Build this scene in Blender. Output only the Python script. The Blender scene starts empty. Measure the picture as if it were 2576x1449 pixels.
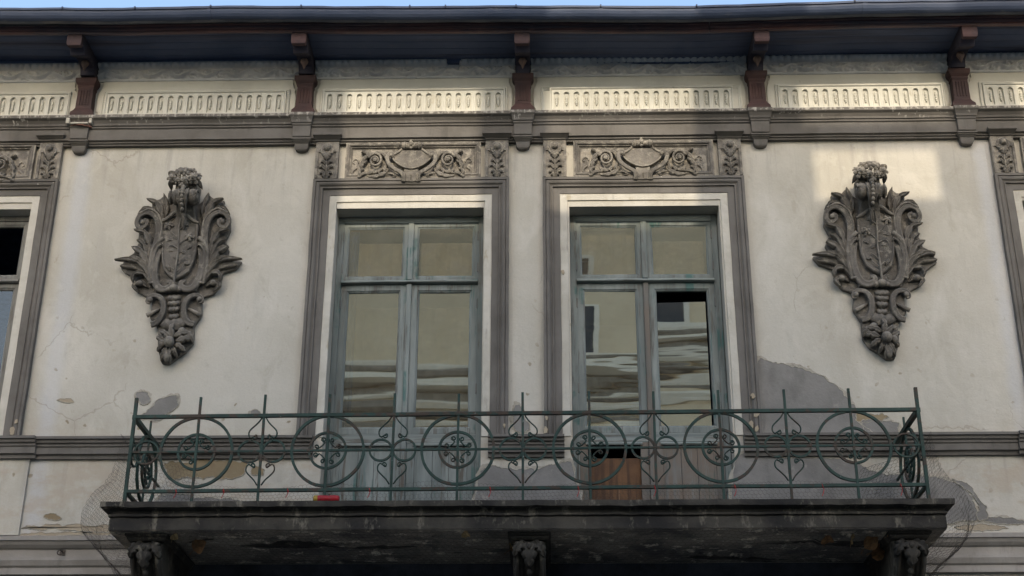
import bpy, math, random
from mathutils import Vector, Matrix, noise
import numpy as np
random.seed(7)
SC = bpy.context.scene
COL = SC.collection
PI = math.pi
# ------------------------------------------------------------------ camera
cam = bpy.data.cameras.new('camera'); camo = bpy.data.objects.new('camera', cam); COL.objects.link(camo)
cam.sensor_width = 36; cam.lens = 36 * 3667.445 / 2576; cam.clip_end = 2000; cam.clip_start = .1
_p, _y, _r = 0.430892, -0.0256207, 0.0034526
fw = Vector((math.sin(_y) * math.cos(_p), math.cos(_y) * math.cos(_p), math.sin(_p)))
rt = Vector((math.cos(_y), -math.sin(_y), 0)); up = rt.cross(fw)
rt, up = rt * math.cos(_r) + up * math.sin(_r), up * math.cos(_r) - rt * math.sin(_r)
M = Matrix((rt, up, -fw)).transposed().to_4x4(); M.translation = Vector((.19, -13, 1.6))
camo.matrix_world = M; SC.camera = camo
# ------------------------------------------------------------------ sky, sun, exposure
SUN_EL = math.radians(24.0)
w = bpy.data.worlds.new('World'); SC.world = w; w.use_nodes = True
nt = w.node_tree; bg = nt.nodes['Background']
sky = nt.nodes.new('ShaderNodeTexSky'); sky.sky_type = 'NISHITA'; sky.sun_disc = False
sky.sun_elevation = SUN_EL; sky.sun_rotation = math.radians(180); sky.air_density = 1.0; sky.dust_density = 2.5; sky.ozone_density = 1.0
nt.links.new(sky.outputs[0], bg.inputs[0]); bg.inputs[1].default_value = .15
sl = bpy.data.lights.new('sun', 'SUN'); so = bpy.data.objects.new('sun', sl); COL.objects.link(so)
sl.energy = 1.2; sl.angle = math.radians(.36); sl.color = (1, .86, .66)
so.rotation_euler = (PI / 2 - SUN_EL, 0, 0); so.location = (0, -60, 40)
vs = SC.view_settings; vs.view_transform = 'Standard'; vs.look = 'None'; vs.gamma = 1; vs.use_curve_mapping = False
vs.exposure = 1.36
vs.use_white_balance = True; vs.white_balance_temperature = 6600; vs.white_balance_tint = 10
SC.render.engine = 'CYCLES'; SC.cycles.use_denoising = True; SC.cycles.max_bounces = 6; SC.cycles.diffuse_bounces = 3; SC.cycles.glossy_bounces = 3
SC.cycles.transparent_max_bounces = 12; SC.cycles.caustics_reflective = False; SC.cycles.caustics_refractive = False

# ------------------------------------------------------------------ materials
class NB:
    def __init__(s, name):
        s.m = bpy.data.materials.new(name); s.m.use_nodes = True; s.t = s.m.node_tree; s.n = s.t.nodes; s.l = s.t.links
        s.bsdf = s.n['Principled BSDF']; s.bsdf.inputs['Specular IOR Level'].default_value = .25
        s.pos = s.n.new('ShaderNodeNewGeometry').outputs['Position']; s.sep = None
    def val(s, sock, v):
        if hasattr(v, 'is_linked') or hasattr(v, 'links'): s.l.new(v, sock)
        else: sock.default_value = v
    def map(s, scale, loc=(0, 0, 0), src=None):
        n = s.n.new('ShaderNodeMapping'); n.inputs['Scale'].default_value = scale; n.inputs['Location'].default_value = loc
        s.l.new(src or s.pos, n.inputs[0]); return n.outputs[0]
    def noise(s, scale, sc=(1, 1, 1), det=5, rough=.6, dist=0, loc=(0, 0, 0)):
        det = min(det, 4.5)
        n = s.n.new('ShaderNodeTexNoise'); n.inputs['Scale'].default_value = scale; n.inputs['Detail'].default_value = det
        n.inputs['Roughness'].default_value = rough; n.inputs['Distortion'].default_value = dist
        s.l.new(s.map(sc, loc), n.inputs['Vector']); return n.outputs['Fac']
    def vor(s, scale, feat='F1', sc=(1, 1, 1), src=None):
        n = s.n.new('ShaderNodeTexVoronoi'); n.feature = feat; n.inputs['Scale'].default_value = scale
        s.l.new(s.map(sc, src=src), n.inputs['Vector']); return n.outputs['Distance']
    def ramp(s, f, a, b, lo=0., hi=1.):
        n = s.n.new('ShaderNodeMapRange'); n.interpolation_type = 'SMOOTHSTEP'
        s.l.new(f, n.inputs[0]); n.inputs[1].default_value = a; n.inputs[2].default_value = b
        n.inputs[3].default_value = lo; n.inputs[4].default_value = hi; return n.outputs[0]
    def math(s, op, a, b=0.):
        n = s.n.new('ShaderNodeMath'); n.operation = op; s.val(n.inputs[0], a); s.val(n.inputs[1], b); return n.outputs[0]
    def mix(s, f, a, b, mode='MIX'):
        n = s.n.new('ShaderNodeMix'); n.data_type = 'RGBA'; n.blend_type = mode
        s.val(n.inputs[0], f)
        for i, c in ((6, a), (7, b)):
            if isinstance(c, (tuple, list)): n.inputs[i].default_value = (*c[:3], 1)
            else: s.l.new(c, n.inputs[i])
        return n.outputs[2]
    def axis(s, i):
        if s.sep is None:
            s.sep = s.n.new('ShaderNodeSeparateXYZ'); s.l.new(s.pos, s.sep.inputs[0])
        return s.sep.outputs[i]
    def bump(s, h, strength=.3, dist=.01):
        n = s.n.new('ShaderNodeBump'); n.inputs['Strength'].default_value = strength; n.inputs['Distance'].default_value = dist
        s.l.new(h, n.inputs['Height'])
        if getattr(s, 'lastb', None): s.l.new(s.lastb, n.inputs['Normal'])
        s.lastb = n.outputs[0]; s.l.new(n.outputs[0], s.bsdf.inputs['Normal']); return n
    def done(s, col, rough=.85, metal=0.):
        s.val(s.bsdf.inputs['Base Color'], (*col[:3], 1) if isinstance(col, (tuple, list)) else col)
        s.val(s.bsdf.inputs['Roughness'], rough); s.bsdf.inputs['Metallic'].default_value = metal; return s.m

def weathered(name, base, dark, light, rough=.85, sc=1., layers=(), bump=.25, var=(.35, .65)):
    b = NB(name)
    n1 = b.noise(1.1 * sc, det=8, rough=.62)
    c = b.mix(b.ramp(n1, var[0], var[1]), dark, base)
    n2 = b.noise(6 * sc, det=6, rough=.7)
    c = b.mix(b.ramp(n2, .55, .8, 0, .6), c, light)
    for (col, scale, s3, t0, t1, amt) in layers:
        f = b.ramp(b.noise(scale, s3, det=6, rough=.65, loc=(scale, 1.3, 4.1)), t0, t1, 0, amt)
        c = b.mix(f, c, col)
    b.bump(b.noise(45, det=6, rough=.7), bump, .006)
    b.bump(b.noise(9, det=4), bump, .012)
    return b.done(c, rough)

def wall_mat():
    b = NB('old_lime_plaster')
    base = b.mix(b.ramp(b.noise(.55, det=8, rough=.6), .35, .65), (.388, .368, .315), (.470, .450, .400))
    c = b.mix(b.ramp(b.noise(2.3, (1, 1, .45), det=8, rough=.65, dist=.4), .5, .72, 0, .55), base, (.54, .525, .48))
    c = b.mix(b.ramp(b.noise(3.1, (1, 1, .6), det=9, rough=.7, dist=.6, loc=(3, 2, 8)), .52, .76, 0, .5), c, (.32, .298, .245))
    # pale streaks that run down
    c = b.mix(b.ramp(b.noise(5, (1, 1, .12), det=6, rough=.6, loc=(1, 5, 2)), .56, .75, 0, .3), c, (.34, .33, .305))
    # bluish repaint along the sides of the window surrounds
    ax = b.math('ABSOLUTE', b.math('ADD', b.axis(0), -.04)); d = b.math('ABSOLUTE', b.math('ADD', ax, -4.60))
    wob = b.math('MULTIPLY', b.noise(3, det=4), .12)
    c = b.mix(b.ramp(b.math('ADD', d, wob), .08, .2, .55, 0), c, (.45, .465, .49))
    # chips, more of them low down
    low = b.ramp(b.axis(2), 7.8, 6.2, .15, 1)
    wv = b.n.new('ShaderNodeVectorMath'); wv.operation = 'ADD'; b.l.new(b.pos, wv.inputs[0])
    nz = b.n.new('ShaderNodeTexNoise'); nz.inputs['Scale'].default_value = 14; b.l.new(b.pos, nz.inputs['Vector'])
    ms = b.n.new('ShaderNodeVectorMath'); ms.operation = 'SCALE'; b.l.new(nz.outputs['Color'], ms.inputs[0]); ms.inputs['Scale'].default_value = .07
    b.l.new(ms.outputs[0], wv.inputs[1])
    chip = b.math('MULTIPLY', b.ramp(b.vor(6.5, src=wv.outputs[0]), .16, .08), b.ramp(b.noise(1.9, det=3, loc=(7, 1, 1)), .46, .58))
    chip = b.math('MULTIPLY', chip, low)
    c = b.mix(b.math('MULTIPLY', chip, .95), c, (.22, .185, .125))
    # drips under the cornice and the string course, sandy grain
    z = b.axis(2)
    run = b.math('MAXIMUM', b.ramp(z, 8.2, 9.2), b.math('MULTIPLY', b.ramp(z, 5.2, 5.8), b.ramp(z, 5.9, 5.84)))
    drip = b.math('MULTIPLY', b.ramp(b.noise(7, (1.6, 1, .10), det=4.5, rough=.65, loc=(9, 2, 5)), .5, .68), run)
    c = b.mix(b.math('MULTIPLY', drip, .45), c, (.27, .26, .235))
    c = b.mix(b.ramp(b.noise(70, det=3, rough=.8), .35, .7, 0, .16), c, (.24, .225, .19))
    mot = b.ramp(b.noise(1.7, (1, 1, .7), det=4.5, rough=.75, dist=1.2, loc=(12, 3, 7)), .52, .6, 0, .22)
    c = b.mix(mot, c, (.52, .50, .44))
    # scuffs
    sc = b.ramp(b.noise(11, (1, 1, .5), det=7, rough=.75, loc=(2, 9, 4)), .62, .72, 0, .6)
    c = b.mix(sc, c, (.29, .265, .21))
    # hairline cracks in a few places
    cr = b.math('MULTIPLY', b.ramp(b.vor(1.1, 'DISTANCE_TO_EDGE', (1, 1, .8), wv.outputs[0]), .008, .001), b.ramp(b.noise(.8, det=2, loc=(4, 4, 1)), .57, .63))
    c = b.mix(b.math('MULTIPLY', cr, .42), c, (.23, .21, .17))
    # soft damp grime close under the balcony level
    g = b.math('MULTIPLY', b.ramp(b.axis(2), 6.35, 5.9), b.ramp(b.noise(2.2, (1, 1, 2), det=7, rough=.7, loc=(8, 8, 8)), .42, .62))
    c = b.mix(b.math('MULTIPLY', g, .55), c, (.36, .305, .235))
    h = b.math('SUBTRACT', b.noise(26, det=7, rough=.7), b.math('MULTIPLY', b.math('ADD', chip, cr), .8))
    b.bump(b.noise(3.5, det=5), .35, .03); b.bump(h, .3, .006)
    return b.done(c, .92)

def grey_paint(name, k=1., droppings=True):
    b = NB(name)
    c = b.mix(b.ramp(b.noise(1.3, det=8, rough=.65), .35, .65), (.115 * k, .107 * k, .096 * k), (.17 * k, .16 * k, .147 * k))
    c = b.mix(b.ramp(b.noise(7, (1, 1, .3), det=7, rough=.7), .52, .75, 0, .6), c, (.085 * k, .08 * k, .074 * k))
    c = b.mix(b.ramp(b.noise(5, (1, 1, .25), det=7, rough=.7, loc=(4, 7, 1)), .6, .8, 0, .5), c, (.24 * k, .22 * k, .19 * k))
    if droppings:
        z = b.axis(2)
        top = b.math('MULTIPLY', b.ramp(z, 9.39, 9.46), b.ramp(z, 9.54, 9.52))
        st = b.math('MULTIPLY', b.ramp(b.noise(22, (1, 1, .11), det=3, rough=.6), .58, .66), top)
        st = b.math('MULTIPLY', st, b.ramp(b.noise(1.2, (1, .1, .1), det=3, loc=(3, 0, 0)), .42, .6))
        c = b.mix(b.math('MULTIPLY', st, .75), c, (.55, .53, .49))
        edge = b.math('MULTIPLY', b.ramp(b.noise(17, (1, .3, .8), det=6, rough=.75), .47, .6), b.ramp(z, 9.472, 9.482))
        c = b.mix(b.math('MULTIPLY', edge, .8), c, (.40, .38, .34))
        sp = b.math('MULTIPLY', b.ramp(b.vor(13), .1, .05), b.ramp(b.noise(2.4, det=3, loc=(1, 6, 2)), .55, .66))
        c = b.mix(b.math('MULTIPLY', sp, b.ramp(z, 8.6, 8.8, 0, .8)), c, (.6, .58, .53))
    b.bump(b.noise(30, det=7, rough=.7), .3, .005); b.bump(b.noise(5, det=4), .3, .015)
    return b.done(c, .8)

def wood_paint(name, axis='z', base=(.220, .245, .234), dark=(.125, .144, .138), teal=(.050, .120, .110), bare=(.085, .072, .058), flake=.5):
    s = (1, 1, .06) if axis == 'z' else (.06, 1, 1)
    b = NB(name)
    c = b.mix(b.ramp(b.noise(3, (s[0] * 1.5, 1, s[2] * 4), det=7, rough=.6), .35, .65), dark, base)
    c = b.mix(b.ramp(b.noise(14, s, det=6, rough=.65), .55, .75, 0, .45), c, (.28, .30, .295))
    tl = b.math('MULTIPLY', b.ramp(b.noise(9, s, det=6, rough=.7, loc=(3, 1, 2)), .52, .6), b.ramp(b.noise(2.2, det=4, loc=(9, 3, 5)), .5, .6))
    c = b.mix(b.math('MULTIPLY', tl, .85), c, teal)
    low = b.ramp(b.axis(2), 6.5, 5.3, .6, 1)
    fl = b.ramp(b.noise(20, s, det=8, rough=.75, loc=(5, 5, 9)), .58 - .12 * flake, .64 - .08 * flake)
    fl = b.math('MULTIPLY', fl, b.math('MULTIPLY', b.ramp(b.noise(1.7, det=5, loc=(2, 8, 3)), .40, .54), low))
    c = b.mix(fl, c, bare)
    cr = b.ramp(b.noise(42, s, det=4, rough=.6, loc=(1, 2, 7)), .70, .76)
    c = b.mix(b.math('MULTIPLY', cr, .7), c, (.03, .033, .03))
    b.bump(b.noise(38, s, det=5, rough=.65), .5, .004)
    b.bump(b.math('MULTIPLY', fl, -1.), .5, .002)
    return b.done(c, .72)

def iron_mat():
    b = NB('green_painted_iron')
    c = b.mix(b.ramp(b.noise(5, det=6, rough=.65), .35, .65), (.014, .033, .027), (.025, .054, .044))
    c = b.mix(b.ramp(b.noise(5, det=7, rough=.8, loc=(3, 3, 1)), .50, .60, 0, .9), c, (.052, .034, .024))
    c = b.mix(b.ramp(b.noise(24, det=6, rough=.75, loc=(1, 8, 1)), .66, .72, 0, .7), c, (.20, .23, .21))
    b.bump(b.noise(40, det=5), .5, .003)
    return b.done(c, .6)

def plain(name, col, rough=.8, metal=0., bump=0., var=.25, scale=8):
    b = NB(name)
    c = b.mix(b.ramp(b.noise(scale, det=6, rough=.7), .3, .7), tuple(x * (1 - var) for x in col), tuple(x * (1 + var) for x in col))
    if bump: b.bump(b.noise(scale * 4, det=5), bump, .006)
    return b.done(c, rough, metal)

def glass_mat(name, refl=.34, seed=0., wav=1., tint=(.85, .85, .82), fm=.9, gcol=(1, .89, .74), dust=.22):
    b = NB(name); n = b.n
    n.remove(b.bsdf)
    out = [x for x in n if x.type == 'OUTPUT_MATERIAL'][0]
    g = n.new('ShaderNodeBsdfGlossy'); g.inputs['Roughness'].default_value = .015; g.inputs['Color'].default_value = (*gcol, 1)
    t = n.new('ShaderNodeBsdfTransparent'); t.inputs[0].default_value = (*tint, 1)
    dd = n.new('ShaderNodeBsdfDiffuse'); dd.inputs[0].default_value = (.36, .33, .27, 1)
    bp = n.new('ShaderNodeBump'); bp.inputs['Strength'].default_value = .30 * wav; bp.inputs['Distance'].default_value = .012
    h = b.math('ADD', b.noise(2.4, (.30, 1, 1.2), det=1.5, rough=.4, loc=(seed, seed * 2, 0)), b.math('MULTIPLY', b.noise(8, (.16, 1, 1.5), det=1, loc=(seed, 3, 1)), .10))
    b.l.new(h, bp.inputs['Height']); b.l.new(bp.outputs[0], g.inputs['Normal'])
    fr = n.new('ShaderNodeFresnel'); fr.inputs[0].default_value = 1.5
    f = b.math('ADD', b.math('MULTIPLY', fr.outputs[0], fm), refl)
    m0 = n.new('ShaderNodeMixShader'); b.l.new(b.ramp(b.noise(5, det=6, rough=.7), .4, .75, dust * .27, dust), m0.inputs[0]); b.l.new(t.outputs[0], m0.inputs[1]); b.l.new(dd.outputs[0], m0.inputs[2])
    m = n.new('ShaderNodeMixShader'); b.l.new(f, m.inputs[0]); b.l.new(m0.outputs[0], m.inputs[1]); b.l.new(g.outputs[0], m.inputs[2])
    b.l.new(m.outputs[0], out.inputs[0]); return b.m

MT = {}
MT['wall'] = wall_mat()
MT['white'] = weathered('white_lime_trim', (.49, .472, .42), (.39, .37, .32), (.55, .54, .50), .9, 1.8, [((.32, .28, .2), 6, (1, 1, .4), .60, .70, .7), ((.26, .25, .22), 14, (1, 1, .25), .56, .70, .5)], .4)
MT['frieze'] = weathered('frieze_plaster', (.56, .555, .50), (.46, .455, .41), (.62, .61, .56), .9, 1.0, [((.36, .32, .24), 6, (1, 1, .6), .62, .74, .6), ((.28, .27, .24), 13, (1, 1, .5), .68, .76, .6)], .25)
MT['crown'] = weathered('crown_plaster', (.52, .54, .56), (.38, .40, .43), (.62, .63, .64), .9, 2, [((.2, .2, .2), 12, (1, 1, 1), .6, .75, .6)], .3)
MT['grey'] = grey_paint('grey_trim_paint', .82)
MT['relief'] = grey_paint('grey_relief_paint', .62, False)
def relief_mat(name, k):
    b = NB(name)
    c = b.mix(b.ramp(b.noise(3.0, det=8, rough=.65), .35, .65), (.066 * k, .061 * k, .054 * k), (.125 * k, .115 * k, .101 * k))
    c = b.mix(b.ramp(b.noise(14, det=7, rough=.7, loc=(5, 2, 2)), .52, .66, 0, .75), c, (.20 * k, .185 * k, .155 * k))
    fl = b.math('MULTIPLY', b.ramp(b.noise(26, (1, 1, .6), det=5, rough=.7, loc=(2, 2, 9)), .64, .69), b.ramp(b.noise(2.8, det=3, loc=(9, 9, 2)), .52, .64))
    c = b.mix(b.math('MULTIPLY', fl, .85), c, (.40, .35, .25))
    g = b.n.new('ShaderNodeNewGeometry'); sx = b.n.new('ShaderNodeSeparateXYZ'); b.l.new(g.outputs['Normal'], sx.inputs[0])
    wear = b.math('MULTIPLY', b.ramp(g.outputs['Pointiness'], .52, .60), b.ramp(b.noise(8, det=4, loc=(1, 1, 8)), .42, .6))
    c = b.mix(b.math('MULTIPLY', wear, .5), c, (.30 * k, .275 * k, .23 * k))
    dust = b.math('MULTIPLY', b.ramp(sx.outputs[2], .15, .8), b.ramp(b.noise(11, det=4, loc=(6, 1, 3)), .3, .6))
    c = b.mix(b.math('MULTIPLY', dust, .55), c, (.20 * k, .19 * k, .17 * k))
    b.bump(b.noise(75, det=5, rough=.75), .8, .006); b.bump(b.noise(24, det=4, rough=.7), .9, .012)
    return b.done(c, .75)
MT['relief'] = relief_mat('dark_relief_paint', 1.12)
MT['relief2'] = relief_mat('overdoor_relief_paint', 1.35)
MT['woodv'] = wood_paint('door_paint_upright', 'z')
MT['woodh'] = wood_paint('door_paint_level', 'x')
MT['woodbad'] = wood_paint('door_paint_peeling', 'z', (.17, .165, .15), (.11, .105, .095), (.035, .09, .08), (.15, .12, .095), 1.6)
MT['woodwin'] = wood_paint('window_paint', 'z', (.20, .20, .185), (.12, .12, .112), (.12, .13, .125), (.09, .08, .07), .3)
MT['board'] = weathered('brown_board', (.125, .062, .027), (.075, .036, .016), (.16, .085, .042), .6, 2.5, [((.05, .024, .012), 16, (1, 1, .05), .48, .62, .85), ((.20, .13, .085), 30, (1, 1, .04), .62, .7, .6)], .3)
MT['iron'] = iron_mat()
MT['soffit'] = weathered('soffit_glare_blue', (.105, .130, .205), (.080, .105, .175), (.125, .135, .185), .85, 1.5, [((.07, .065, .08), 5, (.06, 1, 1), .50, .66, .7), ((.17, .15, .17), 17, (.1, 1, 1), .62, .72, .5)], .2)  # slate blue carries a veil of lens glare in the colour
MT['redwood'] = weathered('red_brown_wood', (.066, .036, .034), (.042, .027, .028), (.095, .058, .052), .7, 3, [((.05, .03, .028), 14, (1, 1, .08), .56, .7, .7)], .3)
MT['armwood'] = weathered('glare_navy_bracket_wood', (.045, .042, .058), (.032, .033, .052), (.085, .06, .06), .75, 3, [((.12, .06, .05), 9, (1, 1, 1), .62, .72, .6)], .3)  # navy tint of the glare veil mixed into the dark wood
MT['endwood'] = weathered('dim_red_wood', (.085, .052, .055), (.05, .038, .045), (.12, .075, .07), .75, 4)
MT['pend'] = weathered('pale_pendant_wood', (.16, .11, .095), (.10, .07, .06), (.22, .17, .15), .75, 4)
MT['gutter'] = weathered('glare_blue_gutter_metal', (.060, .078, .125), (.045, .062, .105), (.085, .10, .14), .55, 1.5, [((.14, .15, .16), 7, (.4, 1, 1), .64, .74, .6)], .1)  # metal blued, the glare veil is put into its colour
MT['gutterlip'] = weathered('pale_gutter_lip', (.11, .12, .14), (.06, .07, .09), (.22, .21, .20), .5, 2, [((.22, .20, .19), 3, (.3, 1, 1), .55, .7, .7)], .1)
MT['fascia'] = weathered('red_fascia_paint', (.15, .078, .075), (.075, .055, .065), (.24, .14, .12), .42, 1.2, [((.075, .07, .09), 9, (.04, 1, 6), .48, .62, .8), ((.45, .34, .30), 7, (.05, 1, 8), .60, .72, .7)], .1)
MT['roof'] = plain('roof_sheet', (.06, .06, .065), .5)
def slab_mat(name, k, under=False):
    b = NB(name)
    c = b.mix(b.ramp(b.noise(1.6, det=8, rough=.65), .35, .65), (.016 * k, .015 * k, .014 * k), (.048 * k, .043 * k, .035 * k))
    c = b.mix(b.ramp(b.noise(7, (1, 1, .45), det=8, rough=.75), .54, .68, 0, .8), c, (.125 * k, .112 * k, .088 * k))
    c = b.mix(b.ramp(b.noise(16, (1, 1, .3), det=6, rough=.7, loc=(3, 1, 6)), .6, .75, 0, .6), c, (.010, .0095, .009))
    if under:
        fl = b.ramp(b.noise(1.5, (.5, 1.6, 1), det=9, rough=.68, dist=.5, loc=(2, 2, 2)), .60, .64)
        c = b.mix(b.math('MULTIPLY', fl, .8), c, (.008, .008, .009)); b.bump(b.math('MULTIPLY', fl, -1.), .8, .03)
    b.bump(b.noise(24, det=7, rough=.75), .6, .01)
    return b.done(c, .92)
MT['slab'] = slab_mat('sooty_stone', 1.5)
MT['under'] = slab_mat('sooty_underside', 7.5, True)
MT['corbel'] = slab_mat('sooty_corbel_stone', 1.2)
MT['balcony_shade'] = plain('shade_dark_plaster', (.07, .074, .092), .95, 0, .4, .4, 3)  # deep shade below the balcony, put into the plaster colour
MT['edge'] = weathered('crumbling_plaster_edge', (.36, .34, .29), (.29, .27, .225), (.42, .40, .35), .95, 5, [((.20, .185, .155), 14, (1, 1, 1), .52, .64, .7)], .5)
MT['mortar'] = weathered('grey_mortar', (.215, .208, .195), (.165, .16, .15), (.265, .255, .24), .95, 2, [((.13, .126, .118), 4, (1, 1, .5), .52, .7, .6), ((.28, .265, .235), 9, (1, 1, .7), .60, .70, .6)], .5)
MT['ochre'] = weathered('bare_ochre_plaster', (.235, .19, .12), (.20, .155, .095), (.27, .23, .155), .95, 3, [], .35)
MT['tan'] = weathered('worn_tan_plaster', (.34, .29, .215), (.29, .245, .18), (.38, .34, .27), .95, 3, [], .35)
MT['brick'] = plain('broken_brick', (.24, .13, .10), .95, 0, .6, .4, 14)
MT['glass'] = [glass_mat('old_glass_%d' % i, (.22, .22, .46, .46, .30, .34, .56, .56)[i], 3.7 * i, (.05, .04, .30, .26, .6, .5, .75, .55)[i]) for i in range(8)] + [glass_mat('window_glass', .0, 2., .3, (.6, .65, .7), .62, (.62, .80, 1.), .05)]
MT['blind'] = plain('beige_blind_cloth', (.80, .67, .47), .9, 0, 0, .12, 2)
MT['blue'] = plain('blue_curtain_cloth', (.10, .22, .50), .9, 0, 0, .3, 4)
MT['pale'] = plain('pale_inner_paint', (.42, .40, .34), .8, 0, 0, .1, 2)
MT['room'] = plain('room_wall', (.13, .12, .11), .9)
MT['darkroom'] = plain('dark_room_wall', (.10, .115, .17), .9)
MT['wire'] = plain('rusty_wire', (.06, .05, .042), .6, .3)
MT['leaf'] = plain('dry_brown_leaf', (.22, .12, .055), .8, 0, .3, .5, 12)
MT['leafy'] = plain('dry_yellow_leaf', (.42, .30, .15), .8, 0, .3, .4, 12)
MT['red'] = plain('red_foil', (.26, .012, .018), .3, 0, 0, .25, 30)
MT['gold'] = plain('yellow_foil', (.28, .18, .03), .35, .2)
MT['tie'] = plain('red_plastic_tie', (.30, .02, .02), .5)
MT['asphalt'] = plain('asphalt', (.05, .05, .05), .9, 0, .4, .2, 3)
MT['paving'] = plain('pavement_stone', (.17, .165, .155), .9, 0, .3, .15, 2)
MT['opp'] = weathered('beige_render', (.66, .56, .40), (.60, .50, .35), (.72, .63, .48), .9, .7)
MT['opptrim'] = weathered('pale_render_trim', (.76, .72, .62), (.68, .64, .55), (.80, .77, .68), .9, 1)
MT['oppdark'] = plain('dark_trim_paint', (.22, .20, .17), .8)
MT['oppglass'] = plain('dark_window_glass', (.02, .022, .025), .1)

# ------------------------------------------------------------------ mesh helpers: a shape is (verts, faces)
def join(*ss):
    V, F = [], []
    for v, f in ss:
        o = len(V); V += list(v); F += [tuple(i + o for i in x) for x in f]
    return V, F
def mirror(s, xc):
    return [(2 * xc - x, y, z) for x, y, z in s[0]], [tuple(reversed(f)) for f in s[1]]
def move(s, dx=0, dy=0, dz=0):
    return [(x + dx, y + dy, z + dz) for x, y, z in s[0]], s[1]
def mesh(name, s, mat, smooth=False):
    me = bpy.data.meshes.new(name); me.from_pydata([tuple(v) for v in s[0]], [], s[1]); me.update()
    import bmesh
    bm = bmesh.new(); bm.from_mesh(me); bmesh.ops.recalc_face_normals(bm, faces=bm.faces); bm.to_mesh(me); bm.free()
    me.materials.append(MT[mat] if isinstance(mat, str) else mat)
    if smooth: me.polygons.foreach_set('use_smooth', [True] * len(me.polygons))
    return me
def link(name, me, parent=None, loc=(0, 0, 0), bevel=0, seg=2):
    o = bpy.data.objects.new(name, me); COL.objects.link(o); o.location = loc
    if parent is not None: o.parent = parent
    if bevel:
        m = o.modifiers.new('bevel', 'BEVEL'); m.width = bevel; m.segments = seg; m.limit_method = 'ANGLE'; m.angle_limit = math.radians(35)
    return o
def obj(name, s, mat, parent=None, smooth=False, bevel=0, label=None):
    o = link(name, mesh(name, s, mat, smooth), parent, bevel=bevel)
    if label: o['label'] = label
    return o
def empty(name, parent=None, loc=(0, 0, 0)):
    o = bpy.data.objects.new(name, None); COL.objects.link(o); o.location = loc
    if parent is not None: o.parent = parent
    return o
def tag(o, label=None, cat=None, group=None, kind=None):
    for k, v in (('label', label), ('category', cat), ('group', group), ('kind', kind)):
        if v: o[k] = v
    return o
def wob(p, a=.0022, a2=.0012):
    v = Vector(p); n = noise.noise_vector(v * 2.7) * a + noise.noise_vector(v * 17) * a2
    return (v.x + n.x, v.y + n.y, v.z + n.z)
def box(x0, x1, y0, y1, z0, z1):
    v = [(x, y, z) for x in (x0, x1) for y in (y0, y1) for z in (z0, z1)]
    return v, [(0, 1, 3, 2), (4, 6, 7, 5), (0, 4, 5, 1), (2, 3, 7, 6), (0, 2, 6, 4), (1, 5, 7, 3)]
def loft(rings, close=True, caps=True):
    V, F = [], []; n = len(rings[0])
    for r in rings: V += list(r)
    for i in range(len(rings) - 1):
        for j in range(n if close else n - 1):
            k = (j + 1) % n; F.append((i * n + j, i * n + k, (i + 1) * n + k, (i + 1) * n + j))
    if caps: F += [tuple(range(n - 1, -1, -1)), tuple(range((len(rings) - 1) * n, len(rings) * n))]
    return V, F
def mould(prof, x0, x1, step=.12, j=1., zf=None):
    n = max(2, int((x1 - x0) / step) + 1); R = []
    for i in range(n):
        x = x0 + (x1 - x0) * i / (n - 1); dz = zf(x) if zf else 0
        R.append([wob((x, y, z + dz), .0022 * j, .0012 * j) for y, z in prof])
    return loft(R)
def framesweep(x0, x1, z0, z1, prof, closed=True, step=.15, j=1.):
    """mitred rectangular frame; prof = [(inset, y)]; open frames have no sill"""
    def pts(d):
        c = [(x0 + d, z0 + (d if closed else 0)), (x0 + d, z1 - d), (x1 - d, z1 - d), (x1 - d, z0 + (d if closed else 0))]
        return c
    legs = [(0, 1), (1, 2), (2, 3)] + ([(3, 0)] if closed else [])
    base = pts(0); R = []
    for a, b in legs:
        L = math.dist(base[a], base[b]); n = max(2, int(L / step))
        for i in range(n + (0 if (closed or (a, b) != legs[-1]) else 1)):
            t = i / n; ring = []
            for d, y in prof:
                p = pts(d); ring.append(wob((p[a][0] + (p[b][0] - p[a][0]) * t, y, p[a][1] + (p[b][1] - p[a][1]) * t), .0022 * j, .0012 * j))
            R.append(ring)
    if closed: R.append(R[0]); s = loft(R, True, False)
    else: s = loft(R, True, True)
    return s
def boxloft(rings, xc, y0=0., ndiv=1):
    """rings = [(z, half width, depth)] stacked rectangles against the wall"""
    return loft([[(xc - h, y0, z), (xc - h, y0 - d, z), (xc + h, y0 - d, z), (xc + h, y0, z)] for z, h, d in rings])
def plate(pts, y0, y1):
    n = len(pts)
    V = [(x, y0, z) for x, z in pts] + [(x, y1, z) for x, z in pts]
    F = [tuple(range(n)), tuple(range(2 * n - 1, n - 1, -1))] + [(i, (i + 1) % n, n + (i + 1) % n, n + i) for i in range(n)]
    return V, F
def catmull(P, n=8, closed=False):
    P = [Vector(p) for p in P]; out = []
    if closed: Q = [P[-1]] + P + [P[0], P[1]]
    else: Q = [P[0] * 2 - P[1]] + P + [P[-1] * 2 - P[-2]]
    for i in range(1, len(Q) - 2):
        a, b, c, d = Q[i - 1:i + 3]
        for k in range(n):
            t = k / n
            out.append(.5 * ((2 * b) + (c - a) * t + (2 * a - 5 * b + 4 * c - d) * t * t + (3 * b - a - 3 * c + d) * t ** 3))
    if not closed: out.append(P[-1])
    return out
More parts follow.
